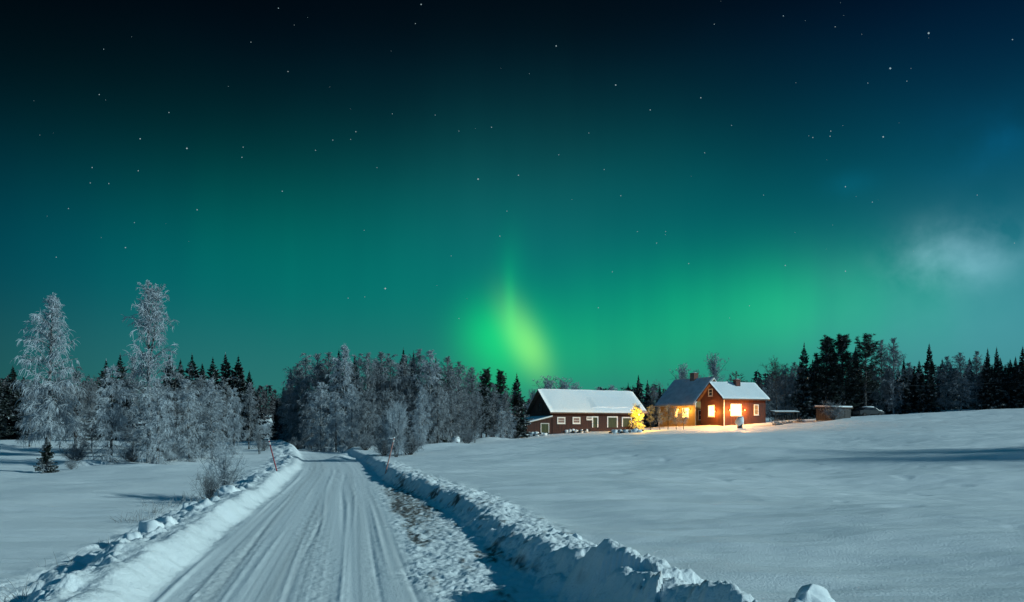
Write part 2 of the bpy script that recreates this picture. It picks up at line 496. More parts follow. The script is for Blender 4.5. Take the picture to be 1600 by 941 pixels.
LUMPS = []   # (x, y, rx, ry, h) soft snow mounds
def ground_parts(x, y, detail=True):
    x = np.asarray(x, float); y = np.asarray(y, float)
    r = road_r(x, y)
    w2 = shoulder(y)
    far = sst(112, 260, y)
    # fields
    yr = np.clip(y - 15, 0, 92) / 90
    zr = 0.22 - 0.10 * sst(32, 48, y) * (1 - sst(70, 100, y)) * sst(14, 3, r) + yr * (1.1 + 0.052 * np.clip(x, -10, 78)) + 0.012 * np.clip(x - 78, 0, 200)
    zr = zr + far * (1.5 + 3.5 * sst(20, -60, x))
    zl = 0.02 + 0.95 * sst(44, 82, y) + far * 8.0 - 0.10 * (1 - sst(14, 40, y)) + 0.006 * np.clip(-r - 10, 0, 30) * (1 - sst(20, 60, y))
    zl = zl + 0.22 * fbm(x * 0.09, y * 0.10, 3, 5) * sst(3, 9, -r)
    zr = zr + (0.85 - 0.6 * sst(45, 85, y)) * noise2(x * 0.045 + 3.1, y * 0.062, 7) * sst(5, 22, np.abs(r)) + 0.16 * noise2(x * 0.10 - 0.05 * y, y * 0.22, 12) * sst(4, 10, np.abs(r)) * (1 - 0.5 * sst(50, 90, y)) + 0.05 * fbm(x * 0.25, y * 0.45, 3, 8)
    zroad = 0.0 + 0.30 * sst(45, 95, y) + far * 7.5
    tl = sst(-2.45, -1.62, r)                          # 0 field .. 1 road
    tr = sst(w2, w2 + 0.62, r)                          # 0 road .. 1 field
    bankfar = 1 - sst(45, 75, y)
    z = zl * (1 - tl) + zroad * tl
    z = z * (1 - tr) + zr * tr
    # left ploughed edge, a smooth slope then a lumpy crown
    rw = r + 0.13 * noise2(y * 0.33, r * 0 + 4.4, 46) + 0.06 * noise2(y * 1.3, r * 0 + 1.4, 47)
    lb = np.where(rw > -2.5, sst(-1.66, -2.20, rw), np.exp(-((rw + 2.5) / 0.55) ** 2)) * (0.14 + 0.27 * (1 - sst(28, 58, y))) * (1.0 + 0.35 * noise2(y * 0.28, r * 0 + 8.8, 48) + 0.15 * noise2(y * 1.1, r * 0 + 5.1, 49))
    z = z + lb * (1 - 0.45 * sst(70, 120, y))
    # right ploughed wall
    hb = 0.09 + 0.44 * (1 - sst(7.5, 13.5, y)) - 0.09 * sst(34, 55, y)
    rb = np.exp(-((r - w2 - 0.72) / np.where(r < w2 + 0.72, 0.36, 0.75)) ** 2)
    z = z + rb * hb
    for (lx, ly, rx, ry, h) in LUMPS:
        z = z + h * np.exp(-((x - lx) / rx) ** 2 - ((y - ly) / ry) ** 2)
    soil = np.zeros_like(z)
    if detail:
        yfade = 1 - sst(35, 80, y)
        rw_ = r + 0.13 * noise2(y * 0.33, r * 0 + 4.4, 46) + 0.06 * noise2(y * 1.3, r * 0 + 1.4, 47)
        # lumps on the left crown
        ml = sst(-2.3, -2.55, rw_) * sst(-4.5, -3.4, r)
        f1, v1 = worley(r * 1.5 + 4, y * 1.15, 3)
        f2, v2 = worley(r * 3.6, y * 3.2, 9)
        big = np.clip(1 - (f1 / 0.66) ** 2, 0, 1) * (0.3 + v1)
        sm = np.clip(1 - f2 / 0.6, 0, 1) * (0.2 + v2)
        z = z + ml * (0.15 * big + 0.08 * sm - 0.07 + 0.09 * fbm(x * 1.6, y * 1.6, 5, 43, 0.6)) * (1 - 0.4 * sst(50, 100, y))
        strip = sst(-1.6, -1.8, r) * sst(-2.7, -2.3, r) * (1 - sst(30, 60, y))
        z = z + strip * (0.045 * fbm(x * 1.5, y * 0.9, 6, 44, 0.6) + 0.020 * np.clip(1 - f2 / 0.35, 0, 1) * (v2 > 0.6) + 0.006 * fbm(x * 12, y * 12, 3, 45))
        # lumpy wall on the right
        mr = sst(w2 - 0.1, w2 + 0.35, r) * (1 - sst(w2 + 1.3, w2 + 2.0, r))
        crest = np.exp(-((r - w2 - 0.75) / 0.4) ** 2); nearb = 0.35 + 0.65 * (1 - sst(9, 16, y))
        f3, v3 = worley(r * 1.35 + 9, y * 0.95 + 2, 21)
        f4, v4 = worley(r * 4.5, y * 4.2, 33)
        f5, v5 = worley(r * 10, y * 9, 35)
        bg3 = np.clip(1 - (f3 / 0.8) ** 2, 0, 1) ** 0.8 * (0.25 + v3)
        s4 = np.clip(1 - f4 / 0.6, 0, 1) * (0.2 + v4)
        s5 = np.clip(1 - f5 / 0.6, 0, 1) * (0.2 + v5)
        z = z + mr * yfade * (0.17 * nearb * (bg3 - 0.45) * (0.5 + crest) + 0.035 * s4 + 0.035 * s5 - 0.025)
        z = z + mr * yfade * (0.05 * fbm(x * 2.1, y * 2.1, 6, 41, 0.62) + 0.02 * (np.abs(fbm(x * 3.3, y * 3.0, 4, 42, 0.6)) - 0.3))
        # rough loose snow on the shoulder
        ms = sst(1.55, 2.0, r + 0.25 * noise2(x * 0.5, y * 0.5, 50)) * (1 - sst(w2, w2 + 0.4, r)) * yfade
        z = z + ms * (0.016 * s4 + 0.022 * s5 + 0.012 * np.clip(1 - worley(x * 21, y * 19, 37)[0] / 0.6, 0, 1) + 0.034 * fbm(x * 2.7, y * 2.7, 5, 51, 0.62) - 0.015)
        # ruts and ploughed streaks along the road
        inroad = sst(-1.85, -1.6, r) * (1 - sst(1.8, 2.2, r))
        wr = r + 0.05 * noise2(y * 0.09, r * 0 + 2.0, 60)
        st = noise2(wr * 3.0, y * 0.03, 61) * 0.008 + noise2(wr * 9.0, y * 0.05, 62) * 0.005 + noise2(wr * 21.0, y * 0.08, 63) * 0.004
        edge = 0.0
        for c0, w0, a0, sd0 in ((-1.50, 0.05, 0.050, 1), (-1.36, 0.05, -0.022, 2), (-1.16, 0.035, 0.026, 3), (-1.05, 0.05, -0.022, 4), (-0.92, 0.03, 0.018, 12), (-0.55, 0.03, 0.028, 5), (-0.12, 0.025, 0.016, 13),
                           (0.12, 0.03, 0.030, 6), (0.20, 0.035, -0.026, 7), (0.62, 0.03, 0.030, 8), (0.72, 0.05, -0.030, 9), (0.92, 0.03, 0.020, 14), (1.22, 0.04, -0.024, 10), (1.36, 0.035, 0.022, 11), (1.62, 0.04, -0.02, 15)):
            drift = 0.22 * noise2(y * 0.05, sd0 * 3.3 + r * 0, 67)
            md = np.clip(0.45 + 1.3 * noise2(y * 0.11, sd0 * 7.7 + r * 0, 64), 0, 1.4) * (0.75 + 0.5 * noise2(y * 1.9, sd0 + r * 0, 68))
            edge = edge + a0 * md * np.exp(-((wr + drift - c0) / w0) ** 2)
        gr = np.clip(noise2(wr * 1.4, y * 0.09, 65) + 0.2, 0, 1)
        z = z + inroad * (st + edge * 1.0 + 0.013 * gr * fbm(x * 6, y * 6, 4, 66, 0.65))
        # field drift texture and foot tracks
        fm = (1 - sst(-4.4, -3.4, r)) + sst(w2 + 1.5, w2 + 2.6, r)
        z = z + fm * 0.060 * fbm(x * 0.16 - 0.10 * y, y * 0.75 + 0.1 * x, 5, 70) * 1.0
        pit = np.clip(noise2(x * 0.8, y * 1.1, 72) - 0.5, 0, 1)
        z = z - sst(w2 + 5, w2 + 12, r) * 0.12 * pit
        # soil
        sm_ = sst(1.7, 2.3, r) * (1 - sst(w2 + 0.2, w2 + 0.7, r))
        patch = np.clip(fbm(r * 1.6, y * 0.42, 4, 80) * 1.25 - 0.30, 0, 1) * 3.0
        core = np.exp(-((y - 23) / 5.5) ** 2) * np.exp(-((r - 2.55) / 0.5) ** 2)
        patch = patch * (0.28 + 1.2 * np.exp(-((y - 20) / 7.0) ** 2)) + core * (1.5 + 1.8 * np.clip(fbm(x * 2.6, y * 1.5, 3, 81), -0.2, 1))
        gran = 0.5 + 0.9 * fbm(x * 9, y * 6, 2, 83)
        soil = np.clip(sm_ * patch * gran * 1.1, 0, 0.92) * (1 - sst(36, 60, y))
        cl = np.clip(fbm(x * 2.2, y * 2.0, 3, 84) - 0.62, 0, 1) * 4 * mr * yfade
        soil = np.clip(soil + np.clip(cl, 0, 0.6), 0, 0.92)
        packed = np.clip(noise2(wr * 2.6, y * 0.035, 90) + 0.4 * noise2(wr * 8, y * 0.08, 91) + 0.1, 0, 1)
        soil = np.maximum(soil, inroad * 0.16 * packed)
    return z, soil, r, w2

def gz(x, y):
    return float(ground_parts(np.array([x]), np.array([y]), False)[0][0])

def px_x(px, Y):
    return (px - CX) / F * Y
def py_z(py, Y):
    return CAM_Z + (HY - py) / F * Y

# snow mounds and ridges seen beside the road, at the wood's edge and by the farm
for (px, Y, rx, ry, h) in ((481, 88, 0.9, 1.2, 0.75), (532, 54, 0.7, 1.6, 0.34), (548, 64, 0.8, 2.0, 0.15), (440, 60, 1.5, 1.6, 0.30), (462, 66, 1.1, 2.2, 0.2),
                           (150, 46.5, 2.0, 0.9, 0.32), (118, 45.5, 1.1, 0.7, 0.22), (300, 46.5, 2.6, 0.8, 0.2), (230, 44, 1.6, 0.7, 0.18), (760, 84, 2.2, 1.6, 0.5),
                           (640, 62, 2.0, 1.4, 0.3), (690, 70, 2.4, 1.2, 0.3), (585, 66, 2.0, 1.0, 0.35), (650, 74, 2.4, 1.0, 0.4), (505, 74, 2.0, 1.0, 0.35),
                           (790, 92, 2.5, 1.0, 0.4), (1330, 99, 5, 2, 0.15)):
    LUMPS.append((px_x(px, Y), Y, rx, ry, h))

def build_ground():
    rows = [-200, -120, -70, -40, -20, -8, 0, 3, 4.5]
    y = 5.2
    while y < 130:
        rows.append(y); y += max(0.042, 0.0052 * y)
    while y < 4500:
        rows.append(y); y *= 1.06
    rows = np.array(rows)
    s_in = np.linspace(-0.86, 0.86, 860)
    s_out = 0.86 * 1.16 ** np.arange(1, 22)
    S = np.concatenate([-s_out[::-1], s_in, s_out])
    wv = np.maximum(rows, 3.0) + 1.0
    X = wv[:, None] * S[None, :]
    Y = np.repeat(rows[:, None], len(S), 1)
    Z, soil, r, w2 = ground_parts(X, Y, True)
    Z = Z + sst(400, 3000, Y) * 30
    nr, nc = X.shape
    V = np.stack([X.ravel(), Y.ravel(), Z.ravel()], 1)
    # normals from the whole sheet so that the pieces meet without a seam
    dy = np.gradient(Z, axis=0) ; dx = np.gradient(Z, axis=1)
    Xu = np.gradient(X, axis=0); Yu = np.gradient(Y, axis=0); Xv = np.gradient(X, axis=1)
    Tu = np.stack([Xu, Yu, dy], -1); Tv = np.stack([Xv, np.zeros_like(Xv), dx], -1)
    Nn = np.cross(Tv, Tu); Nn /= np.linalg.norm(Nn, axis=-1, keepdims=True)
    Nn = Nn.reshape(-1, 3)
    I = np.arange(nr * nc).reshape(nr, nc)
    Q = np.stack([I[:-1, :-1], I[:-1, 1:], I[1:, 1:], I[1:, :-1]], -1).reshape(-1, 4)
    rc = r.ravel()[Q].mean(1); wc = w2.ravel()[Q].mean(1); yc = Y.ravel()[Q].mean(1)
    near = (yc > -60) & (yc < 300)
    cls = np.zeros(len(Q), int)
    cls[near & (rc > -1.68) & (rc < wc + 0.05)] = 1
    cls[near & (yc < 120) & (rc <= -1.68) & (rc > -3.9)] = 2
    cls[near & (yc < 75) & (rc >= wc + 0.05) & (rc < wc + 1.9)] = 3
    spec = [('snow_field', MS['snow_field'], 'snow covered field on both sides of the road, smooth with faint drifts', 'snow field'),
            ('road', MS['snow_road'], 'snow packed country road with wheel ruts and plough streaks curving to the left', 'road'),
            ('snow_bank', MS['snow_bank'], 'low moonlit ploughed snow bank along the left edge of the road', 'snow bank'),
            ('snow_bank', MS['snow_bank'], 'lumpy shaded ploughed snow bank along the right edge of the road', 'snow bank')]
    for k, (nm, m, lab, cat) in enumerate(spec):
        q = Q[cls == k]
        used, inv = np.unique(q.ravel(), return_inverse=True)
        me = mesh_np(nm, V[used], [inv.reshape(-1, 4)], m)
        at = me.attributes.new('soil', 'FLOAT', 'POINT'); at.data.foreach_set('value', soil.ravel()[used].astype(np.float32))
        me.normals_split_custom_set_from_vertices(Nn[used].tolist())
        tag(link(nm, me), lab, cat, None, 'structure')
build_ground()

# ================================================================== trees
def tubes(P, Rad, k=3, ref=(0.3, 0.5, 0.81)):
    P = np.asarray(P, float); n, m, _ = P.shape
    T = np.gradient(P, axis=1); T /= np.linalg.norm(T, axis=-1, keepdims=True) + 1e-9
    A = np.cross(T, np.array(ref)); A /= np.linalg.norm(A, axis=-1, keepdims=True) + 1e-9
    B = np.cross(T, A)
    ang = np.arange(k) * 2 * np.pi / k
    V = P[:, :, None, :] + Rad[:, :, None, None] * (A[:, :, None, :] * np.cos(ang)[None, None, :, None] + B[:, :, None, :] * np.sin(ang)[None, None, :, None])
    I = np.arange(n * m * k).reshape(n, m, k)
    a = I[:, :-1, :]; b = np.roll(a, -1, 2); d = I[:, 1:, :]; c = np.roll(d, -1, 2)
    Q = np.stack([a, b, c, d], -1).reshape(-1, 4)
    return V.reshape(-1, 3), Q

def join(parts):
    V = []; Fq = []; n = 0
    for v_, f_ in parts:
        V.append(v_); Fq.append(f_ + n); n += len(v_)
    return np.concatenate(V), Fq

def poly_at(P, s):
    """points and tangents at parameter s (n,q) on polylines P (n,m,3)"""
    n, m, _ = P.shape
    t = np.clip(s, 0, 0.9999) * (m - 1); i = t.astype(int); f = (t - i)[..., None]
    idx = np.arange(n)[:, None]
    a = P[idx, i]; b = P[idx, i + 1]
    d = b - a
    return a + d * f, d / (np.linalg.norm(d, axis=-1, keepdims=True) + 1e-9)

def grow(start, dir0, length, m, bend):
    """polylines from start along dir0, bending by vector bend per step"""
    n = len(start); P = np.zeros((n, m, 3)); P[:, 0] = start; d = dir0.copy()
    st = (length / (m - 1))[:, None]
    for i in range(1, m):
        d = d + bend / (m - 1); d /= np.linalg.norm(d, axis=1, keepdims=True) + 1e-9
        P[:, i] = P[:, i - 1] + d * st
    return P

def sph(az, el):
    return np.stack([np.cos(az) * np.cos(el), np.sin(az) * np.cos(el), np.sin(el)], -1)

def deciduous(seed, H=10.0, rad=1.9, base=0.10, droop=1.0, nl=44, nsec=7, ntw=8, el0=25, el1=62, prof='column', tap=0.42, tw=(0.35, 1.0), twr=0.014, trunk_r=0.12, fork=False, wander=0.02):
    g = np.random.default_rng(seed)
    m = 14
    t = np.linspace(0, 1, m)
    tr = np.stack([np.cumsum(g.normal(0, wander, m)) * H / 10, np.cumsum(g.normal(0, wander, m)) * H / 10, t * H], 1); tr[0, :2] = 0
    trunks = [(tr, trunk_r * (1 - t) ** 0.8 + 0.015)]
    if fork:
        k0 = int(m * 0.55); f = tr[k0:].copy(); w_ = np.linspace(0, 1, m - k0) ** 0.7
        f[:, 0] += w_ * H * 0.055; f[:, 1] += w_ * H * 0.02; f[:, 2] = tr[k0, 2] + (f[:, 2] - tr[k0, 2]) * 0.94
        trunks.append((f, (trunk_r * (1 - t[k0:]) ** 0.8 + 0.012) * 0.8))
    s = base + (1 - base) * np.sort(g.uniform(0, 1, nl)) ** 0.95
    s = np.clip(s, 0, 0.985)
    pos, _ = poly_at(tr[None], s[None]); pos = pos[0]
    if fork:
        kk = (s > 0.6) & (g.uniform(size=nl) < 0.5)
        pf, _ = poly_at(trunks[1][0][None], ((s[None] - 0.55) / 0.45).clip(0, 1)); pos[kk] = pf[0][kk]
    u = (s - base) / (1 - base)
    if prof == 'column':
        L = rad * (0.50 + 0.55 * np.sin(np.pi * np.clip(u * 0.85 + 0.15, 0, 1))) * np.clip((1.06 - u) / tap, 0.12, 1) ** 0.8
    elif prof == 'cone':
        L = rad * (1.15 - 0.95 * u)
    else:  # round
        L = rad * (0.35 + 1.0 * np.sin(np.pi * np.clip(u * 0.75 + 0.2, 0, 1)))
    L = L * g.uniform(0.5, 1.25, nl)
    az = np.arange(nl) * 2.39996 + g.normal(0, 0.5, nl)
    el = np.radians(el0 + (el1 - el0) * u + g.normal(0, 8, nl))
    limbs = grow(pos, sph(az, el), L * 1.15, 7, np.stack([np.zeros(nl), np.zeros(nl), -0.9 * droop * np.ones(nl) + g.normal(0, 0.1, nl)], 1) + g.normal(0, 0.15, (nl, 3)))
    lr = (0.012 + 0.020 * L / rad)[:, None] * np.linspace(1, 0.35, 7)[None]
    # secondaries
    ss = np.linspace(0.10, 0.98, nsec)[None] + g.normal(0, 0.05, (nl, nsec))
    p2, d2 = poly_at(limbs, ss)
    p2 = p2.reshape(-1, 3); d2 = d2.reshape(-1, 3)
    n2 = len(p2)
    d2 = d2 + g.normal(0, 0.55, (n2, 3)); d2 /= np.linalg.norm(d2, axis=1, keepdims=True)
    L2 = (np.repeat(L, nsec) * 0.42 * (1.25 - ss.ravel().clip(0, 1)) + 0.22) * g.uniform(0.7, 1.3, n2)
    sec = grow(p2, d2, L2, 5, np.tile([0, 0, -0.8 * droop], (n2, 1)) + g.normal(0, 0.3, (n2, 3)))
    sr = np.full((n2, 1), 0.014) * np.linspace(1, 0.5, 5)[None]
    # twigs
    s3 = g.uniform(0.1, 1.0, (n2, ntw))
    p3, d3 = poly_at(sec, s3); p3 = p3.reshape(-1, 3); d3 = d3.reshape(-1, 3); n3 = len(p3)
    d3 = d3 * 0.6 + g.normal(0, 0.65, (n3, 3)) + np.array([0, 0, 0.25 * (1 - droop)]); d3 /= np.linalg.norm(d3, axis=1, keepdims=True)
    tsc = np.repeat(np.repeat(np.clip((1.08 - u) / 0.4, 0.35, 1), nsec), ntw)
    L3 = tsc * g.uniform(tw[0], tw[1], n3) * (0.6 + 0.4 * np.clip(rad / 2, 0.5, 1.2))
    hang = np.stack([np.zeros(n3), np.zeros(n3), -droop * g.uniform(1.0, 3.0, n3) * tsc], 1)
    twig = grow(p3, d3, L3, 5, hang)
    twr_ = g.uniform(0.7, 1.4, (n3, 1)) * twr * np.array([1.0, 1.15, 1.1, 0.9, 0.45])[None]
    trunk = [tubes(a[None], b[None], 8) for a, b in trunks] + [tubes(limbs, lr, 4)]
    crown = [tubes(sec, sr, 3), tubes(twig, twr_, 3)]
    return join(trunk), join(crown)

def spruce(seed, H=11.0, rad=1.7, base=0.04, dens=1.0, ns=1.0):
    g = np.random.default_rng(seed)
    zs = []; z = base * H
    while z < H * 0.99:
        u = z / H
        k = int(6 + 3 * (1 - u)); zs += [(z + g.normal(0, 0.05)) for _ in range(k)]
        z += (0.20 + 0.16 * (1 - u)) / dens * ns
    zs = np.clip(np.array(zs), 0.1, H * 0.985); n = len(zs); u = zs / H
    L = rad * (1 - u) ** 0.95 * g.uniform(0.6, 1.25, n) + 0.05 * ns
    L = L * (1 + 0.22 * np.sin(zs * 2.1 + seed) * (ns == 1))
    az = np.arange(n) * 2.39996 + g.normal(0, 0.4, n)
    el = np.radians(-22 + 55 * u ** 1.5 + g.normal(0, 7, n))
    st = np.stack([np.zeros(n), np.zeros(n), zs], 1)
    br = grow(st, sph(az, el), L, 5, np.tile([0, 0, 0.35], (n, 1)) + g.normal(0, 0.06, (n, 3)))
    trunk = join([tubes(np.stack([np.zeros(9), np.zeros(9), np.linspace(0, H, 9)], 1)[None], (0.13 * (1 - np.linspace(0, 1, 9)) + 0.012)[None], 8)])
    parts = [tubes(np.stack([np.zeros(3), np.zeros(3), np.linspace(H * 0.93, H * 1.02, 3)], 1)[None], np.array([[0.05, 0.035, 0.01]]) * ns, 4)]
    q = 13
    s = np.linspace(0.10, 1.0, q)[None] + g.normal(0, 0.03, (n, q))
    p, d = poly_at(br, s); p = p.reshape(-1, 3); d = d.reshape(-1, 3); nn = len(p)
    side = np.cross(d, [0, 0, 1.0]); side /= np.linalg.norm(side, axis=1, keepdims=True) + 1e-9
    Ls = (np.repeat(L, q) * 0.34 * (1.15 - s.ravel().clip(0, 1)) + 0.13 * ns * np.repeat(np.clip((1.02 - u) / 0.3, 0.2, 1), q))
    for sg in (-1, 1):
        dd = d * 0.75 + side * sg * 0.9 + np.array([0, 0, -0.30]) + g.normal(0, 0.16, (nn, 3)); dd /= np.linalg.norm(dd, axis=1, keepdims=True)
        tip = p + dd * (Ls * g.uniform(0.7, 1.3, nn))[:, None]
        wv = np.cross(dd, [0.1, 0.2, 1.0]); wv /= np.linalg.norm(wv, axis=1, keepdims=True) + 1e-9
        hw = ns * (0.045 + 0.02 * g.uniform(size=nn))[:, None]
        mid = p + (tip - p) * 0.45
        V = np.stack([p - wv * hw * 0.5, p + wv * hw * 0.5, mid + wv * hw, tip, mid - wv * hw], 1).reshape(-1, 3)
        parts.append((V, np.arange(nn * 5).reshape(-1, 5)))
        dn = np.tile([0, 0, -1.0], (nn, 1)) + dd * 0.35 + g.normal(0, 0.15, (nn, 3))
        l2 = ns * g.uniform(0.12, 0.30, nn)[:, None] * np.repeat(np.clip((1.02 - u) / 0.3, 0.25, 1), q)[:, None] * (0.5 + 0.5 * np.repeat(L / rad, q)[:, None])
        V = np.stack([p + (tip - p) * 0.1, tip, p + (tip - p) * 0.55 + dn * l2], 1).reshape(-1, 3)
        parts.append((V, np.arange(nn * 3).reshape(-1, 3)))
    return trunk, join(parts)

def pine(seed, H=12.0, rad=1.9, base=0.34, nl=40):
    g = np.random.default_rng(seed)
    m = 10; t = np.linspace(0, 1, m)
    tr = np.stack([np.cumsum(g.normal(0, 0.03, m)), np.cumsum(g.normal(0, 0.03, m)), t * H * 0.97], 1); tr[0, :2] = 0
    s = np.sort(g.uniform(base, 0.99, nl)); pos = poly_at(tr[None], s[None])[0][0]
    u = (s - base) / (1 - base)
    L = rad * (0.45 + 0.75 * np.sin(np.pi * np.clip(u * 0.72 + 0.25, 0, 1))) * g.uniform(0.55, 1.2, nl)
    az = np.arange(nl) * 2.39996 + g.normal(0, 0.6, nl); el = np.radians(-8 + 50 * u + g.normal(0, 10, nl))
    br = grow(pos, sph(az, el), L, 5, np.tile([0, 0, 0.5], (nl, 1)) + g.normal(0, 0.15, (nl, 3)))
    trunk = join([tubes(tr[None], (0.17 * (1 - t) ** 0.8 + 0.02)[None], 8), tubes(br, (0.02 + 0.02 * L / rad)[:, None] * np.linspace(1, 0.4, 5)[None], 4)])
    q = 11
    ss = np.linspace(0.25, 1.0, q)[None] + g.normal(0, 0.04, (nl, q))
    c = poly_at(br, ss)[0].reshape(-1, 3) + g.normal(0, 0.16, (nl * q, 3))
    k = 34
    C = np.repeat(c, k, 0); n = len(C)
    d = g.normal(0, 1, (n, 3)); d[:, 2] = d[:, 2] * 0.7 + 0.35; d /= np.linalg.norm(d, axis=1, keepdims=True)
    o = C + g.normal(0, 0.10, (n, 3)) * np.array([1, 1, 0.5])
    w_ = np.cross(d, g.normal(0, 1, (n, 3))); w_ /= np.linalg.norm(w_, axis=1, keepdims=True)
    ln = g.uniform(0.14, 0.30, n)[:, None]
    V = np.stack([o - w_ * 0.028, o + w_ * 0.028, o + d * ln], 1).reshape(-1, 3)
    return trunk, join([(V, np.arange(n * 3).reshape(-1, 3))])

def bush(seed, H=1.7, elr=(50, 86), spread=0.9, ns=18, nb=7, ntw=6, thick=0.008, droop=0.0, tw=(0.12, 0.35)):
    g = np.random.default_rng(seed)
    az = g.uniform(0, 6.283, ns); el = np.radians(g.uniform(*elr, ns))
    st = np.stack([g.normal(0, 0.10 * spread, ns), g.normal(0, 0.10 * spread, ns), np.zeros(ns)], 1)
    L = H * g.uniform(0.6, 1.05, ns)
    stem = grow(st, sph(az, el), L, 7, g.normal(0, 0.22, (ns, 3)) + np.array([0, 0, 0.1]))
    sr = g.uniform(0.8, 1.4, (ns, 1)) * thick * 2.0 * np.linspace(1, 0.35, 7)[None] * max(1, H / 2)
    s = g.uniform(0.25, 1, (ns, nb)); p, d = poly_at(stem, s); p = p.reshape(-1, 3); d = d.reshape(-1, 3); n2 = len(p)
    d = d * 0.7 + g.normal(0, 0.55, (n2, 3)); d /= np.linalg.norm(d, axis=1, keepdims=True)
    b = grow(p, d, H * g.uniform(0.14, 0.36, n2), 5, g.normal(0, 0.2, (n2, 3)) + np.array([0, 0, 0.25 - 0.6 * droop]))
    s3 = g.uniform(0.1, 1, (n2, ntw)); p3, d3 = poly_at(b, s3); p3 = p3.reshape(-1, 3); d3 = d3.reshape(-1, 3); n3 = len(p3)
    d3 = d3 * 0.7 + g.normal(0, 0.6, (n3, 3)); d3 /= np.linalg.norm(d3, axis=1, keepdims=True)
    t3 = grow(p3, d3, g.uniform(*tw, n3) * (0.6 + 0.4 * H), 4, g.normal(0, 0.2, (n3, 3)) + np.array([0, 0, -0.8 * droop]))
    return (join([tubes(stem, sr, 5)]),
            join([tubes(b, np.full((n2, 1), thick) * np.linspace(1.1, 0.7, 5)[None], 3), tubes(t3, np.full((n3, 1), thick * 0.75) * np.array([1, 1.1, 0.9, 0.4])[None], 3)]))

def proto(gen, tm, cm):
    (tv, tf), (cv, cf) = gen
    H = max(tv[:, 2].max(), cv[:, 2].max())
    tm_ = mesh_np('trunk', tv, tf, MS[tm]); cm_ = mesh_np('crown', cv, cf, MS[cm], False)
    return tm_, cm_, H

PROTO = {}
def P_(key, *a):
    PROTO[key] = proto(*a)
P_('birch_a', deciduous(11, rad=1.5, base=0.13, tap=0.34, nl=100, nsec=6, ntw=8, el0=18, el1=66, droop=0.85, tw=(0.22, 0.75), twr=0.012), 'birch_bark', 'frost')
P_('birch_b', deciduous(12, fork=True, rad=1.3, base=0.03, tap=0.2, nl=110, nsec=6, ntw=8, el0=25, el1=74, droop=0.65, tw=(0.2, 0.6), twr=0.011), 'birch_bark', 'frost')
P_('birch_c', deciduous(13, rad=2.0, base=0.01, nl=80, nsec=7, ntw=8, prof='cone', el0=-12, el1=55, droop=0.95, tw=(0.25, 0.8), twr=0.012), 'bark', 'frost')
P_('birch_d', deciduous(14, rad=1.6, base=0.01, tap=0.3, nl=76, nsec=6, ntw=8, el0=0, droop=0.85, tw=(0.25, 0.8), twr=0.013), 'birch_bark', 'frost')
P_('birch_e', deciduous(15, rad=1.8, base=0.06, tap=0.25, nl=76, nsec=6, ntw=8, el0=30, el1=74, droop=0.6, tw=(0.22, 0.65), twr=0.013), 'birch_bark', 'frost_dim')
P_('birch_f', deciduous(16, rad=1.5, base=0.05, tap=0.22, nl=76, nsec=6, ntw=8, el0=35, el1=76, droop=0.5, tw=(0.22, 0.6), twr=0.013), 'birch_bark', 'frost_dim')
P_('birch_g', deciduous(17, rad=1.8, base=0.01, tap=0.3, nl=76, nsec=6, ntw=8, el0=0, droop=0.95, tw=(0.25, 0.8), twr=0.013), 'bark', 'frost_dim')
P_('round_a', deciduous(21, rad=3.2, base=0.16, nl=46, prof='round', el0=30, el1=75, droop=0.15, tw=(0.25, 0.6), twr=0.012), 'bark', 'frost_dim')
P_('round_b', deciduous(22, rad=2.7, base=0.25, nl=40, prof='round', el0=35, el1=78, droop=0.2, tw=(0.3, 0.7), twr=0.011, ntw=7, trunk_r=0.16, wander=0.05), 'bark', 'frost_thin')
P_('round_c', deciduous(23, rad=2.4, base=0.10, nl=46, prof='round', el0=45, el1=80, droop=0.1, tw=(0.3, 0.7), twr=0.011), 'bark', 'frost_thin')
P_('round_d', deciduous(24, rad=2.6, base=0.12, nl=70, nsec=6, ntw=8, prof='round', el0=45, el1=80, droop=0.05, tw=(0.25, 0.6), twr=0.016), 'bark', 'frost')
P_('spruce_a', spruce(31), 'bark', 'needle')
P_('spruce_b', spruce(32, rad=1.4), 'bark', 'needle')
P_('spruce_c', spruce(33, rad=2.1, dens=0.9), 'bark', 'needle_snowy')
P_('spruce_d', spruce(34, H=2.6, rad=0.75, base=0.03, dens=1.0, ns=0.45), 'bark', 'needle_snowy')
P_('pine_a', pine(41), 'bark', 'pine_needle')
P_('pine_c', pine(43, rad=1.75, base=0.10, nl=86), 'bark', 'pine_needle')
P_('pine_b', pine(42, rad=2.3, base=0.30, nl=46), 'bark', 'pine_needle')
P_('bush_a', bush(51, H=2.4, ns=26, nb=9, ntw=8, thick=0.011), 'bark', 'frost_dim')
P_('bush_b', bush(52, H=1.8, ns=15, nb=9, ntw=9, thick=0.007), 'dark_twig', 'frost_dim')
P_('young_a', deciduous(61, H=4.0, rad=0.75, base=0.40, nl=30, nsec=5, ntw=7, prof='round', el0=15, el1=70, droop=0.9, tw=(0.15, 0.5), twr=0.014, trunk_r=0.08, wander=0.05), 'bark', 'frost_dim')
P_('young_b', deciduous(62, H=4.0, rad=0.9, base=0.34, nl=30, nsec=5, ntw=7, prof='round', el0=20, el1=75, droop=0.8, tw=(0.15, 0.5), twr=0.014, trunk_r=0.08, wander=0.06), 'bark', 'frost_dim')
P_('young_c', deciduous(63, H=4.0, rad=0.95, base=0.22, nl=64, nsec=6, ntw=9, prof='round', el0=10, el1=75, droop=0.7, tw=(0.15, 0.5), twr=0.019, trunk_r=0.09, wander=0.04), 'bark', 'frost')
P_('bush_e', bush(55, H=1.9, elr=(62, 89), spread=0.9, ns=11, nb=18, ntw=12, thick=0.0055, tw=(0.06, 0.2)), 'dark_twig', 'frost')
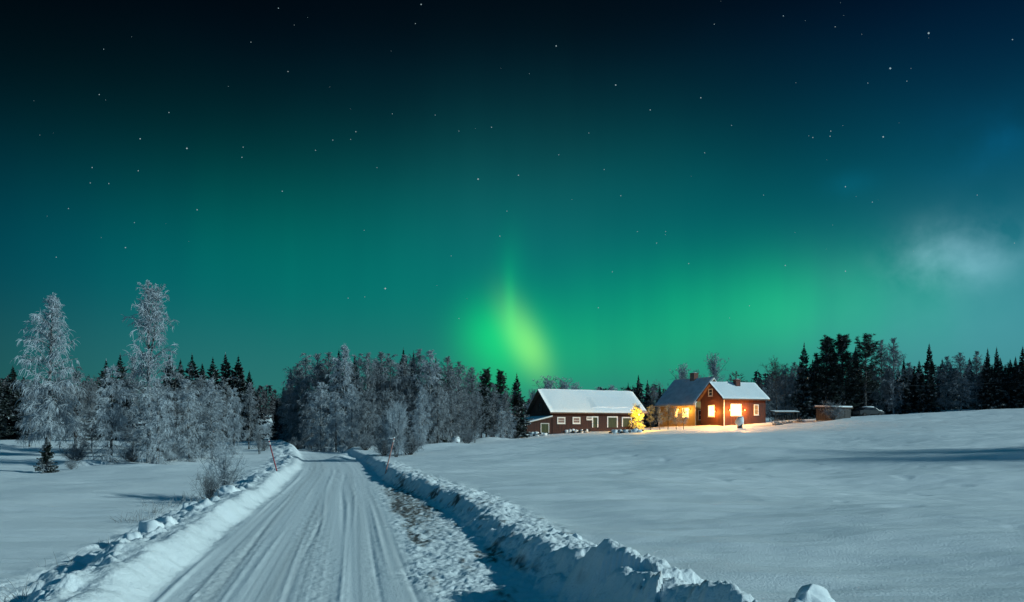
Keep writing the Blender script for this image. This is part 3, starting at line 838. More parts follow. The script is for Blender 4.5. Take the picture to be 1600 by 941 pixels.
P_('bush_c', bush(53, H=5.2, ns=24, nb=14, ntw=12, thick=0.015, droop=0.15, tw=(0.2, 0.5)), 'bark', 'frost')
P_('bush_d', bush(54, H=2.2, ns=14, nb=9, ntw=9, thick=0.014, droop=0.5), 'bark', 'frost')

KINDS = {'birch': ('frosted_birch', 'tree'), 'round': ('frosted_tree', 'tree'), 'spruce': ('spruce_tree', 'tree'), 'pine': ('pine_tree', 'tree'), 'bush': ('frosted_bush', 'bush'), 'young': ('young_tree', 'young tree')}
RNG = random.Random(7)
def plant(key, px, Y, top, label, group=None, w=1.0, name=None, cat=None, sink=0.08, lean=0.0, rz=None, X=None, H=None):
    tm_, cm_, H0 = PROTO[key]
    x = px_x(px, Y) if X is None else X
    z0 = gz(x, Y) - sink
    H = (py_z(top, Y) - z0) if H is None else H
    s = H / H0
    nm, ct = KINDS[key.split('_')[0]]
    o = empty(name or nm, (x, Y, z0), RNG.uniform(0, 6.283) if rz is None else rz, (s * w, s * w, s))
    o.rotation_euler[0] = lean + RNG.gauss(0, 0.012); o.rotation_euler[1] = RNG.gauss(0, 0.012)
    link('trunk', tm_, o); link('crown', cm_, o)
    tag(o, label, cat or ct, group)
    return o

G1 = 'frosted birches of the clump left of the road'
LEFT = [
 ('birch_a', 76, 56, 456, 0.90, 'tall frosted birch at the far left above the tiny dark spruce, bare lower trunk'),
 ('birch_b', 232, 47, 436, 0.88, 'tallest frosted birch left of the road with a split narrow top'),
 ('birch_c', 174, 46, 568, 1.12, 'short frosted birch with sweeping drooping boughs between the two tall birches'),
 ('birch_d', 246, 45, 590, 1.0, 'bushy frosted birch at the foot of the tallest left birch'),
 ('birch_g', 118, 62, 572, 1.1, 'dim grey birch just right of the tall far left birch'),
 ('birch_d', 296, 48, 592, 0.95, 'slim frosted birch right of the tallest left birch, second from its foot'),
 ('birch_a', 331, 52, 590, 1.05, 'frosted birch behind the bare roadside shrub, left of the clump end'),
 ('birch_c', 366, 56, 604, 0.85, 'slender pale frosted birch near the road end of the left clump'),
 ('birch_f', 389, 66, 597, 0.9, 'last dim birch at the road end of the left clump'),
 ('birch_e', 46, 66, 592, 0.9, 'low shadowed birch hanging left of the far left tall birch'),
 ('birch_e', 143, 60, 590, 1.0, 'grey birch filling the gap behind the drooping short birch'),
 ('birch_f', 208, 55, 556, 1.0, 'narrow dim birch between the drooping birch and the tallest one'),
 ('birch_g', 272, 58, 572, 1.0, 'shadowed birch behind the slim frosted birch, below the dark spruces'),
 ('birch_e', 314, 60, 585, 1.0, 'dim birch in the second row below the middle of the dark spruce row'),
 ('birch_g', 349, 64, 588, 0.9, 'dim birch in the second row near the road end of the left clump'),
]
for k, px, Y, top, w, lab in LEFT:
    plant(k, px, Y, top, lab, G1, w)
G2 = 'dark spruces behind the left birch clump'
SPR = [
 ('spruce_a', 20, 88, 570, 1.1, 'dark spruce at the far left edge, tallest of the pair there'),
 ('spruce_b', -2, 92, 578, 1.2, 'dark spruce cut by the left edge of the picture'),
 ('spruce_b', 36, 95, 586, 1.2, 'small dark spruce beside the pair at the far left edge'),
 ('spruce_c', 166, 84, 560, 1.0, 'left spruce of the two behind the drooping short birch'),
 ('spruce_c', 186, 86, 551, 1.0, 'right and taller spruce of the two behind the drooping short birch'),
 ('spruce_c', 263, 85, 551, 0.95, 'dark spruce touching the right side of the tallest left birch'),
 ('spruce_b', 281, 84, 560, 1.1, 'short pointed spruce second in the dark row right of the tallest birch'),
 ('spruce_c', 302, 82, 551, 1.0, 'tall pointed spruce third in the dark row right of the tallest birch'),
 ('spruce_a', 318, 92, 566, 1.0, 'low spruce in the dip of the dark row above the left birches'),
 ('spruce_c', 334, 84, 557, 1.1, 'snow dusted spruce in the middle of the dark row above the left birches'),
 ('spruce_b', 354, 82, 550, 1.2, 'tallest spruce at the road end of the dark row, left of its broad neighbour'),
 ('spruce_c', 372, 82, 554, 1.15, 'broad spruce at the road end of the dark row above the left birches'),
 ('spruce_a', 388, 88, 578, 1.0, 'last and lowest spruce of the dark row, nearest the road gap'),
]
for k, px, Y, top, w, lab in SPR:
    plant(k, px, Y, top, lab, G2, w * 1.4)
plant('spruce_d', 72, 40, 681, 'tiny dark spruce dusted with snow standing alone in the left field', None, 1.0)

G3 = 'frosted birches of the grove between road and barn'
MID = [
 ('birch_f', 452, 80, 592, 1.0, 'shaded low birch at the road edge of the grove'),
 ('birch_e', 463, 78, 566, 1.0, 'dim birch second from the road edge of the grove'),
 ('birch_g', 477, 77, 551, 1.0, 'shadowed tall birch on the left shoulder of the grove'),
 ('birch_f', 492, 75, 551, 1.0, 'narrow birch just right of the left shoulder of the grove'),
 ('birch_e', 513, 76, 549, 1.0, 'birch with loose twig top left of the grove\'s tallest birch'),
 ('birch_a', 539, 74, 536, 0.85, 'tallest frosted birch of the grove, poking above its left half'),
 ('birch_g', 560, 77, 552, 1.0, 'birch just right of the grove\'s tallest birch'),
 ('birch_e', 578, 75, 550, 1.0, 'frosted birch two places right of the grove\'s tallest birch'),
 ('birch_f', 594, 77, 549, 1.1, 'frosted birch in the middle of the grove skyline, left of the bush shaped birch'),
 ('birch_g', 611, 76, 551, 1.0, 'frosted birch rising behind the pale bush shaped birch'),
 ('birch_f', 634, 80, 553, 1.0, 'dim birch beside the pair of thin spruce tops in the grove'),
 ('birch_e', 656, 77, 544, 1.0, 'frosted birch right of the pair of thin spruce tops'),
 ('birch_d', 672, 76, 546, 0.9, 'pale tall birch at the right hump of the grove skyline'),
 ('birch_f', 698, 79, 556, 1.1, 'dim birch on the right slope of the grove skyline'),
 ('birch_e', 717, 82, 564, 1.1, 'hazy birch right of the grove slope, above the rounded tree'),
 ('birch_f', 737, 84, 573, 1.1, 'hazy birch left of the dark pine pair'),
 ('birch_d', 502, 70, 596, 1.1, 'pale hanging birch low in the front of the grove\'s left part'),
 ('birch_c', 525, 69, 610, 0.9, 'short pale birch in the grove front below its tallest birch'),
 ('birch_d', 551, 68, 600, 1.1, 'front birch with pale hanging twigs right of the short pale birch'),
 ('birch_g', 575, 67, 606, 1.1, 'low grey birch in the grove front, left of the bush shaped birch'),
 ('birch_d', 660, 70, 604, 1.0, 'pale drooping birch in the grove front, right of the bush shaped birch'),
 ('birch_g', 684, 72, 592, 1.0, 'grey drooping birch in the grove front, left of the rounded tree'),
 ('birch_e', 705, 74, 610, 1.0, 'shadowed birch tucked left behind the rounded frosted tree'),
 ('birch_f', 772, 86, 600, 1.2, 'grey birch below the dark pine pair'),
 ('birch_e', 790, 88, 610, 1.2, 'grey birch between pine pair and the pine by the barn'),
 ('birch_g', 487, 72, 620, 1.0, 'grey low birch at the left front of the grove'),
]
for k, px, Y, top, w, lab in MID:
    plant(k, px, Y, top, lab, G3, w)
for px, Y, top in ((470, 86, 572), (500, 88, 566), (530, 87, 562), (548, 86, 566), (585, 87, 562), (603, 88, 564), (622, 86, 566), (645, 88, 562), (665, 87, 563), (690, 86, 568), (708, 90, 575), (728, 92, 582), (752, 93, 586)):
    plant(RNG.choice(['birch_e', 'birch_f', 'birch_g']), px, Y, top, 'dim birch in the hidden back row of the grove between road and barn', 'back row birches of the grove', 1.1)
plant('round_a', 742, 78, 608, 'rounded pale frosted tree in front of the grove, left of the barn', None, 0.80, rz=1.0)
plant('bush_c', 619, 50, 613, 'pale frosted bush shaped birch standing alone before the grove', None, 0.55)
plant('birch_d', 655, 66, 630, 'thin young frosted birch right behind the bush shaped birch', None, 0.9)
plant('birch_d', 783, 84, 634, 'small pale birch in front of the grey birches left of the barn', None, 0.9)
plant('birch_d', 797, 85, 640, 'low pale birch nearest the lean-to of the barn', None, 1.0)
G4 = 'dark conifers in the grove'
for k, px, Y, top, w, lab in [
 ('spruce_b', 434, 84, 622, 1.3, 'low black spruce at the road edge of the grove'),
 ('spruce_a', 443, 82, 602, 1.2, 'black spruce second from the road at the grove edge'),
 ('spruce_a', 455, 84, 576, 1.2, 'black spruce on the shaded road side of the grove'),
 ('spruce_b', 528, 82, 544, 1.2, 'dark spruce top left of the grove\'s tallest birch'),
 ('spruce_b', 554, 82, 552, 1.2, 'short dark spruce top right of the grove\'s tallest birch'),
 ('spruce_b', 632, 84, 542, 1.2, 'left thin spruce top of the pair over the grove'),
 ('spruce_b', 643, 84, 547, 1.1, 'right thin spruce top of the pair over the grove'),
 ('spruce_c', 681, 78, 556, 1.2, 'dark snowy spruce inside the right half of the grove'),
 ('spruce_c', 668, 76, 610, 1.3, 'black lower spruce in the grove front below the dark snowy one'),
 ('pine_c', 760, 92, 572, 0.9, 'left pine of the dark pair right of the grove'),
 ('pine_c', 782, 93, 575, 0.9, 'right pine of the dark pair right of the grove'),
 ('spruce_c', 809, 92, 582, 1.25, 'dark snowy conifer standing beside the barn\'s left gable'),
]:
    plant(k, px, Y, top, lab, G4, w)
G5 = 'pale trees far behind the barn'
for k, px, Y, top, w, lab in [
 ('round_d', 832, 150, 606, 1.0, 'faint tree far behind the barn\'s left gable'),
 ('round_d', 855, 150, 585, 1.3, 'tallest faint tree above the left end of the barn roof'),
 ('round_d', 880, 152, 588, 1.3, 'second faint tree above the left end of the barn roof'),
 ('round_d', 898, 156, 596, 1.2, 'third faint tree above the barn roof, lower than the two left of it'),
 ('round_d', 935, 165, 603, 1.0, 'low faint tree over the middle of the barn roof'),
 ('round_d', 958, 165, 600, 1.1, 'low faint tree right of the middle of the barn roof'),
 ('round_a', 1026, 150, 592, 0.8, 'faint tree between the barn and the house roof'),
 ('round_d', 1068, 140, 566, 1.0, 'pale bare tree rising left of the yellow house chimney'),
 ('round_d', 1086, 142, 576, 0.7, 'smaller bare tree right behind the yellow house chimney'),
 ('round_d', 1116, 140, 549, 0.95, 'tall pale tree rising behind the ridge of the red house'),
 ('round_d', 1176, 150, 600, 0.9, 'low bare tree over the red house roof right of its chimney'),
 ('round_d', 1194, 150, 604, 0.9, 'low bare tree at the right end of the red house roof'),
]:
    plant(k, px, Y, top, lab, G5, w)
G6 = 'dark conifers between barn and house'
for k, px, Y, top, w, lab in [
 ('spruce_b', 982, 130, 596, 0.8, 'thin black spruce over the right end of the barn roof'),
 ('spruce_a', 997, 128, 584, 1.0, 'taller dark spruce right of the thin black one by the barn'),
 ('spruce_c', 1013, 130, 592, 1.0, 'dark spruce behind the yellow lit tree'),
 ('spruce_a', 1031, 128, 600, 1.2, 'low dark spruce behind the snowy orchard row'),
 ('spruce_a', 1046, 132, 604, 1.1, 'low dark spruce left of the yellow house roof'),
 ('birch_e', 1022, 122, 606, 1.1, 'dim birch between the dark spruces beyond the orchard row'),
]:
    plant(k, px, Y, top, lab, G6, w)
G7 = 'trees of the dark wood right of the house'
for k, px, Y, top, w, lab in [
 ('round_b', 1212, 116, 554, 0.85, 'open crowned frosted tree with dark trunk right of the red house'),
 ('spruce_c', 1255, 120, 533, 1.0, 'tall snowy spruce left of the dark pines'),
 ('birch_e', 1203, 120, 588, 1.1, 'low grey birch touching the right end of the red house roof'),
 ('birch_g', 1227, 121, 570, 1.1, 'grey hanging birch directly right of the open crowned tree'),
 ('birch_e', 1240, 124, 565, 1.0, 'grey birch between the open crowned tree and the snowy spruce'),
 ('pine_c', 1291, 120, 522, 1.2, 'left dark pine of the tall trio above the shed'),
 ('pine_c', 1319, 119, 518, 1.25, 'middle dark pine of the tall trio above the shed'),
 ('pine_b', 1352, 118, 520, 1.1, 'right pine of the tall trio, snow on its lower boughs'),
 ('spruce_a', 1305, 124, 545, 1.3, 'black spruce filling the gap in the tall pine trio'),
 ('spruce_a', 1336, 124, 540, 1.3, 'black spruce between the middle and right pines'),
 ('spruce_a', 1275, 126, 550, 1.3, 'black spruce left behind the tall pine trio'),
 ('birch_e', 1378, 121, 530, 0.9, 'hazy birch just right of the pine trio'),
 ('birch_f', 1396, 119, 527, 0.95, 'hazy birch with a pale trunk left of the thin spruce'),
 ('spruce_b', 1412, 120, 556, 0.9, 'thin dark spruce between the hazy birches and the spiky spruce'),
 ('spruce_b', 1430, 126, 572, 1.2, 'low dark spruce left of the spiky spruce'),
 ('spruce_a', 1452, 118, 535, 1.05, 'spiky dark spruce standing clear above the right wood'),
 ('birch_f', 1478, 121, 556, 1.1, 'dim birch right of the spiky spruce'),
 ('birch_e', 1501, 120, 550, 1.1, 'dim birch second right of the spiky spruce'),
 ('birch_f', 1526, 121, 548, 1.0, 'dim birch left of the thin spruce pair at the right'),
 ('spruce_b', 1543, 119, 543, 1.1, 'left one of the thin spruce pair at the right'),
 ('spruce_b', 1558, 119, 541, 1.1, 'right one of the thin spruce pair at the right'),
 ('pine_a', 1577, 122, 566, 1.0, 'low dark pine right of the thin spruce pair'),
 ('spruce_a', 1597, 118, 540, 1.2, 'dark spruce cut by the right edge of the picture'),
 ('spruce_b', 1587, 124, 556, 1.2, 'dark spruce just left of the one at the right edge'),
]:
    plant(k, px, Y, top, lab, G7, w)
for px, top in ((1236, 588), (1250, 575), (1272, 572), (1418, 578), (1436, 574), (1473, 572), (1486, 578), (1515, 570), (1538, 574), (1563, 570), (1580, 572), (1604, 568), (1225, 590), (1265, 585), (1285, 590), (1300, 596), (1325, 590), (1345, 592), (1365, 588), (1388, 590), (1405, 586), (1422, 592), (1440, 586), (1465, 584), (1490, 588), (1510, 580), (1532, 586), (1550, 580), (1570, 584), (1592, 580), (1612, 575)):
    plant(RNG.choice(['spruce_a', 'spruce_c', 'spruce_a', 'birch_f']), px, 131, top - 12, 'dark tree in the hidden back row of the wood right of the house', 'back row of the right wood', 1.4)
# the wood goes on beyond the right edge of the picture and shades it
for X, Y, H in ((84, 112, 13), (88, 121, 15), (92, 108, 14), (97, 115, 15), (101, 104, 13), (106, 112, 15), (112, 106, 15), (118, 116, 15), (94, 128, 15), (104, 124, 15),
                ):
    plant(RNG.choice(['spruce_a', 'spruce_c', 'pine_b', 'spruce_a']), 0, Y, 0, 'dark tree of the wood beyond the right edge of the picture', 'wood beyond the right edge', 1.25, X=X, H=H)

for X, Y, H in ((57, 24, 19), (60, 28, 20), (64, 26, 20), (62, 32, 20), (67, 31, 21), (72, 34, 21), (66, 36, 19)):  # unseen trees added to throw a shadow band across the right field
    plant(RNG.choice(['round_b', 'round_c', 'round_b']), 0, Y, 0, 'unseen bare tree added beyond the right edge to shade the field', 'added shade trees beyond the right edge', 1.1, X=X, H=H)

# bushes
G8 = 'bushes at the wood edge'
for k, px, Y, top, w, lab in [
 ('bush_a', 730, 76, 668, 1.2, 'frosted bush left of the rounded tree beside the white snow capped post'),
 ('bush_a', 572, 64, 676, 1.3, 'low frosted bush at the grove foot left of the bush shaped birch'),
 ('bush_b', 547, 66, 682, 1.5, 'small dark twiggy bush at the foot of the grove'),
 ('bush_a', 640, 52, 668, 1.2, 'brownish bush at the right foot of the bush shaped birch'),
 ('bush_a', 600, 52, 676, 1.1, 'brownish bush at the left foot of the bush shaped birch'),
 ('bush_a', 690, 80, 674, 1.5, 'thin bush under the grove between post and bush shaped birch'),
 ('bush_a', 768, 84, 668, 1.3, 'frosted bush right of the rounded tree'),
 ('bush_a', 505, 80, 676, 1.6, 'thin dark bush under the left part of the grove'),
 ('bush_b', 412, 62, 684, 1.4, 'small bush under the slender sapling beside the left bank'),
 ('bush_a', 463, 74, 682, 1.3, 'grey bush on the left snow bank near the road bend'),
 ('bush_a', 120, 50, 690, 1.5, 'grey undergrowth bush left of the drooping short birch'),
 ('bush_a', 268, 50, 690, 1.5, 'grey undergrowth bush right of the bushy frosted birch'),
 ('bush_a', 310, 52, 686, 1.5, 'grey undergrowth bush right of the slim frosted birch'),
 ('bush_a', 205, 48, 690, 1.4, 'grey undergrowth bush between the drooping and the bushy birch'),
 ('bush_b', 112, 42, 716, 1.3, 'small twiggy shrub in the snow right of the tiny dark spruce'),
 ('bush_a', 1302, 99, 624, 1.1, 'pale frosted bush standing against the shed wall'),
 ('bush_a', 1370, 113, 640, 1.5, 'dim bush beside the snowed in car'),
]:
    plant(k, px, Y, top, lab, G8, w)
plant('bush_e', 348, 23.4, 683, 'bare dark stemmed shrub with frosted top on the left snow bank', None, 0.8, name='bare_shrub', cat='shrub', rz=0.4)
plant('bush_b', 326, 22.6, 727, 'smaller frosted shrub left of the bare dark stemmed shrub', None, 0.7, name='bare_shrub', cat='shrub')
plant('bush_b', 405, 57, 652, 'slender frosted sapling beside the left snow bank before the road bend', None, 0.28, name='sapling', cat='sapling')
for px, top, Y, lab in ((398, 652, 118, 'dim bush left of the road gap between the two groves'), (411, 656, 120, 'dim bush in the middle of the road gap between the groves'), (424, 652, 122, 'dim bush right of the road gap beside the black spruces')):
    plant('bush_c', px, Y, top, lab, 'bushes in the road gap', 0.9)
# snow laden young trees between barn and house
G9 = 'snowy young trees between barn and house'
for px, top, Y, w, lab in ((1017, 632, 99, 0.5, 'snowy young tree just right of the yellow lit tree'), (1031, 634, 100, 0.5, 'second snowy young tree right of the yellow lit tree'),
                    (1044, 630, 98.5, 0.5, 'third snowy young tree right of the yellow lit tree'), (1057, 634, 98, 0.5, 'snowy young tree left of the yellow house window'),
                    (1068, 636, 97, 0.5, 'snowy young tree partly before the yellow house window, nearest the red house')):
    plant(RNG.choice(['young_a', 'young_b']), px, Y, top, lab, G9, w * 1.5, name='young_tree', cat='young tree')
plant('young_c', 997, 97.5, 630, 'small tree lit bright yellow by a lamp at the barn\'s right corner', None, 0.9, name='lamplit_tree', cat='tree')

# far forest, one mass of crowns on the rise behind everything
def far_forest():
    g = np.random.default_rng(5); parts = []
    for i in range(800):
        Y = g.uniform(185, 290); px = g.uniform(-250, 1850)
        x = px_x(px, Y)
        if Y < 150 and abs(float(road_r(np.array([x]), np.array([Y]))[0])) < 5: continue
        z0 = gz(x, Y); H = g.uniform(7, 11) * (1.15 if px > 1150 else 1.0) * (0.85 if 380 < px < 450 else 1)
        k = 260
        u = g.uniform(0.05, 1, k) ** 1.2
        dec = g.uniform() < 0.45
        rr = (H * 0.20 * (1 - u) ** 0.8 + 0.1) if not dec else H * 0.24 * np.sqrt(np.clip(np.sin(np.pi * (u * 0.85 + 0.1)), 0, 1))
        a = g.uniform(0, 6.283, k); q = np.sqrt(g.uniform(0.2, 1, k))
        c = np.stack([x + np.cos(a) * rr * q, Y + np.sin(a) * rr * q, z0 + u * H], 1)
        d = np.stack([np.cos(a), np.sin(a), (-0.5 if not dec else 0.8) + g.normal(0, 0.4, k)], 1); d /= np.linalg.norm(d, axis=1, keepdims=True)
        w_ = np.cross(d, g.normal(0, 1, (k, 3))); w_ /= np.linalg.norm(w_, axis=1, keepdims=True)
        ln = g.uniform(0.6, 1.3, k)[:, None]; hw = 0.28 if not dec else 0.12
        V = np.stack([c - w_ * hw, c + w_ * hw, c + d * ln], 1).reshape(-1, 3)
        parts.append((V, np.arange(k * 3).reshape(-1, 3)))
        tv = np.array([[x - .1, Y, z0], [x + .1, Y, z0], [x, Y, z0 + H], [x, Y + .1, z0]])
        parts.append((tv, np.array([[0, 1, 2], [1, 3, 2], [3, 0, 2]])))
    V, Fq = join(parts)
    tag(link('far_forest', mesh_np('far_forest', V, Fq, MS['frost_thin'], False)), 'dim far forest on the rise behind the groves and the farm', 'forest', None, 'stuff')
far_forest()

# ================================================================== buildings
def gable_building(name, label, loc, rz, L, Wd, eave, ridge, wall_mat, roof_mat, eave_mat, ov=0.55, ovg=0.5, snow=0.2, snow_mat='snow', depth=1.0, corner=None, edge_mat=None):
    """local x along the long wall (front wall at y=0 facing -y), gables at x=0 and x=L"""
    o = empty(name, loc, rz); tag(o, label, 'building')
    b = depth
    Geo().prism_x([(0, -b), (Wd, -b), (Wd, eave), (Wd / 2, ridge), (0, eave)], 0, L).build('wall', MS[wall_mat], o)
    sl = (ridge - eave) / (Wd / 2); th = 0.14
    lowy = -ov; lowz = eave - ov * sl
    up = 0.012
    # roof: two slopes as one folded slab
    out = [(lowy, lowz + up), (Wd / 2, ridge + up), (Wd + ov, lowz + up), (Wd + ov, lowz + up + th), (Wd / 2, ridge + up + th * 1.15), (lowy, lowz + up + th)]
    rf = Geo(); rf.prism_x(out, -ovg, L + ovg)
    roof = rf.build('roof', MS[eave_mat], o)
    t0 = th + up + 0.004
    e = 0.06
    sn = []
    nseg = 14
    rr = random.Random(int(L * 100))
    for side in (0, 1):
        n0 = Geo()
        ys = [lowy + e + (Wd / 2 - lowy - e) * i / nseg for i in range(nseg + 1)]
        xs = [-ovg + e + (L + 2 * ovg - 2 * e) * i / 24 for i in range(25)]
        vs = []; fs = []
        ny, nx = len(ys), len(xs)
        for lay in (0, 1):
            for i, y in enumerate(ys):
                for j, x in enumerate(xs):
                    z = lowz + (y - lowy) * sl + t0 + (0.012 * (y - lowy) / (Wd / 2 - lowy))
                    if lay:
                        ed = min(1, (i + 0.25) / 1.2) * min(1, (j + 0.3) / 1.2, (nx - 1 - j + 0.3) / 1.2)
                        z += snow * (0.35 + 0.65 * ed) * (1 + 0.25 * float(noise2(x * 0.6 + side * 7, y * 0.7, 90)))
                    yy = y if side == 0 else Wd - y
                    vs.append((x, yy, z))
        ntot = ny * nx
        for i in range(ny - 1):
            for j in range(nx - 1):
                a = ntot + i * nx + j
                q = (a, a + 1, a + nx + 1, a + nx); fs.append(q if side == 0 else q[::-1])
        def strip(idx):
            for a, c in zip(idx[:-1], idx[1:]):
                fs.append((a, c, c + ntot, a + ntot))
        strip([j for j in range(nx)]); strip([(ny - 1) * nx + j for j in range(nx)])
        strip([i * nx for i in range(ny)]); strip([i * nx + nx - 1 for i in range(ny)])
        n0.add(vs, fs)
        sn.append(n0.build('roof_snow', MS[snow_mat], roof, smooth=True))
    if edge_mat:
        g = Geo()
        for xg in (-ovg - 0.03, L + ovg + 0.002):
            g.prism_x([(lowy, lowz - 0.06), (Wd / 2, ridge - 0.06), (Wd / 2, ridge + th), (lowy, lowz + th)], xg, xg + 0.028)
            g.prism_x([(Wd / 2, ridge - 0.06), (Wd + ov, lowz - 0.06), (Wd + ov, lowz + th), (Wd / 2, ridge + th)], xg, xg + 0.028)
        g.build('barge_board', MS[edge_mat], roof)
    if corner:
        for (x, y) in ((0, 0), (L, 0), (0, Wd)):
            Geo().box(x - 0.03, x + 0.12 if x == 0 else x + 0.03, y - 0.03, y + 0.12 if y == 0 else y + 0.03, -b, eave - 0.02).build('corner_board', MS[corner], o)
    return o

def opening(o, face, a0, a1, z0, z1, kind, pane_mat, frame_mat='white', L=0, Wd=0, fr=0.11, bars=(1, 1), name='window'):
    """window or door on a wall; face 'front' (y=0), 'left' (x=0) or 'right' (x=L)"""
    def bx(g, u0, u1, w0, w1, d0, d1):
        if face == 'front': g.box(u0, u1, -d1, -d0, w0, w1)
        elif face == 'left': g.box(-d1, -d0, u0, u1, w0, w1)
        else: g.box(L + d0, L + d1, u0, u1, w0, w1)
    pane = Geo(); bx(pane, a0, a1, z0, z1, 0.004, 0.02)
    p = pane.build(name, MS[pane_mat], o)
    g = Geo()
    bx(g, a0 - fr, a0, z0 - (fr if kind == 'window' else 0), z1 + fr, 0.003, 0.06)
    bx(g, a1, a1 + fr, z0 - (fr if kind == 'window' else 0), z1 + fr, 0.003, 0.06)
    bx(g, a0, a1, z1, z1 + fr, 0.003, 0.058)
    if kind == 'window': bx(g, a0, a1, z0 - fr, z0, 0.003, 0.065)
    for i in range(bars[0]):
        c = a0 + (a1 - a0) * (i + 1) / (bars[0] + 1); bx(g, c - 0.022, c + 0.022, z0, z1, 0.021, 0.045)
    for i in range(bars[1]):
        c = z0 + (z1 - z0) * (i + 1) / (bars[1] + 1); bx(g, a0, a1, c - 0.022, c + 0.022, 0.022, 0.042)
    g.build('frame', MS[frame_mat], p)
    if kind == 'door':
        h = Geo(); u = a1 - 0.15; zc = z0 + (z1 - z0) * 0.45
        bx(h, u - 0.03, u + 0.03, zc - 0.08, zc + 0.08, 0.021, 0.07); h.build('handle', MS['dark_metal'], p)
    else:
        h = Geo(); bx(h, a0 - fr - 0.03, a1 + fr + 0.03, z0 - fr - 0.05, z0 - fr, 0.003, 0.10); h.build('sill', MS[frame_mat], p)
    return p

# --- barn
BY = 103.0
bx0 = px_x(863, BY); bz = gz(bx0, BY) + 0.1
BA = R(24); BL, BW = 15.2, 7.3
BE = py_z(642.5, BY) - bz; BR = py_z(612, BY + 4) - bz
barn = gable_building('barn', 'long dark red barn with snowy roof and green doors, left of the house', (bx0, BY, bz), BA, BL, BW, BE, BR, 'dark_red', 'snow', 'eave', ov=0.45, ovg=0.55, snow=0.20, depth=1.2)
def bu(px):   # along the barn front for a photo column
    u = (px - CX) / F
    return (u * BY - bx0) / (math.cos(BA) - u * math.sin(BA))
def bzz(px, py):
    return py_z(py, BY + bu(px) * math.sin(BA)) - bz
for a, c in ((872, 881.5), (896, 905)):
    opening(barn, 'front', bu(a), bu(c), bzz(a, 660.5), bzz(a, 653.5), 'window', 'curtain_glass', 'white', BL, BW, fr=0.16, bars=(0, 1))
opening(barn, 'front', bu(917.5), bu(924), bzz(920, 655), bzz(920, 652.3), 'window', 'curtain_glass', 'white', BL, BW, fr=0.12, bars=(2, 0))
for a, c, t_, b_ in ((926.5, 933, 652.5, 668), (950, 963.5, 652.5, 668), (973, 985.5, 653.5, 667)):
    opening(barn, 'front', bu(a), bu(c), bzz(a, b_), bzz(a, t_), 'door', 'green_door', 'white', BL, BW, fr=0.17, bars=(0, 0), name='door')
opening(barn, 'left', BW * 0.42, BW * 0.58, BE + 0.1, BE + 1.2, 'window', 'dark_glass', 'dark_red', BL, BW, fr=0.09)
# slab of snow that has slid a little down the front slope
slab = Geo(); sl_ = (BR - BE) / (BW / 2)
def slide(x0, x1, y0, y1, t):
    n = 30; ny = 8; vs = []; fs = []
    for lay in (0, 1):
        for i in range(ny + 1):
            for j in range(n + 1):
                x = x0 + (x1 - x0) * j / n; y = y0 + (y1 - y0) * i / ny + (0.10 * float(noise2(x * 0.9, 0.5, 4)) if i == 0 else 0)
                k = min(1, j / 4, (n - j) / 2) * (1 - i / ny) ** 0.7
                vs.append((x, y, BE + y * sl_ + 0.30 + (lay * t * k if lay else -0.05)))
    m = (ny + 1) * (n + 1)
    for i in range(ny):
        for j in range(n):
            a = m + i * (n + 1) + j; fs.append((a, a + 1, a + n + 2, a + n + 1))
    for j in range(n):
        fs.append((j, j + 1, j + 1 + m, j + m))
    slab.add(vs, fs)
slide(bu(922), BL + 0.3, 0.25, 2.6, 0.26)
slab.build('snow_slab', MS['snow'], barn)
# lean-to on the left gable
LW, LD = 3.9, 6.2
lt = Geo(); zi, zo = bzz(858, 652.5), bzz(830, 663.5)
lt.prism_y([(-LW, -1.4), (-0.004, -1.4), (-0.004, zi), (-LW, zo)], 0.06, LD)
lean = lt.build('lean_to', MS['dark_red'], barn)
sl2 = (zi - zo) / LW
g = Geo(); g.prism_y([(-LW - 2.2, zo - 2.2 * sl2 * 0.7 + 0.01), (-0.01, zi + 0.01), (-0.01, zi + 0.11), (-LW - 2.2, zo - 2.2 * sl2 * 0.7 + 0.11)], -0.25, LD + 0.3); g.build('lean_to_roof', MS['eave'], lean)
g = Geo(); g.prism_y([(-LW - 2.15, zo - 2.15 * sl2 * 0.7 + 0.115), (-0.02, zi + 0.115), (-0.02, zi + 0.30), (-LW - 2.15, zo - 2.15 * sl2 * 0.7 + 0.26)], -0.2, LD + 0.25); g.build('lean_to_snow', MS['snow'], lean, bevel=0.06)
opening(lean, 'front', bu(846), bu(857), -1.0, bzz(850, 662.5), 'door', 'green_door', 'grey_white', BL, BW, fr=0.12, bars=(0, 0), name='door').location.y = 0.06
# low wooden screen left of the lean-to
sc = empty('low_shed', (px_x(815, 108), 108, gz(px_x(815, 108), 108) - 0.1), R(10)); tag(sc, 'low dark wooden shed left of the barn lean-to, half hidden by frosted trees', 'shed')
Geo().box(-1.9, 1.9, -0.8, 0.8, -0.6, 1.25).build('wall', MS['shed_wood'], sc)
g = Geo(); g.prism_x([(-1.0, 1.254), (1.0, 1.5), (1.0, 1.6), (-1.0, 1.36)], -2.05, 2.05); rr_ = g.build('roof', MS['eave'], sc)
g = Geo(); g.prism_x([(-0.95, 1.37), (0.95, 1.606), (0.95, 1.7), (-0.95, 1.5)], -1.98, 1.98); g.build('roof_snow', MS['snow'], rr_, bevel=0.04)

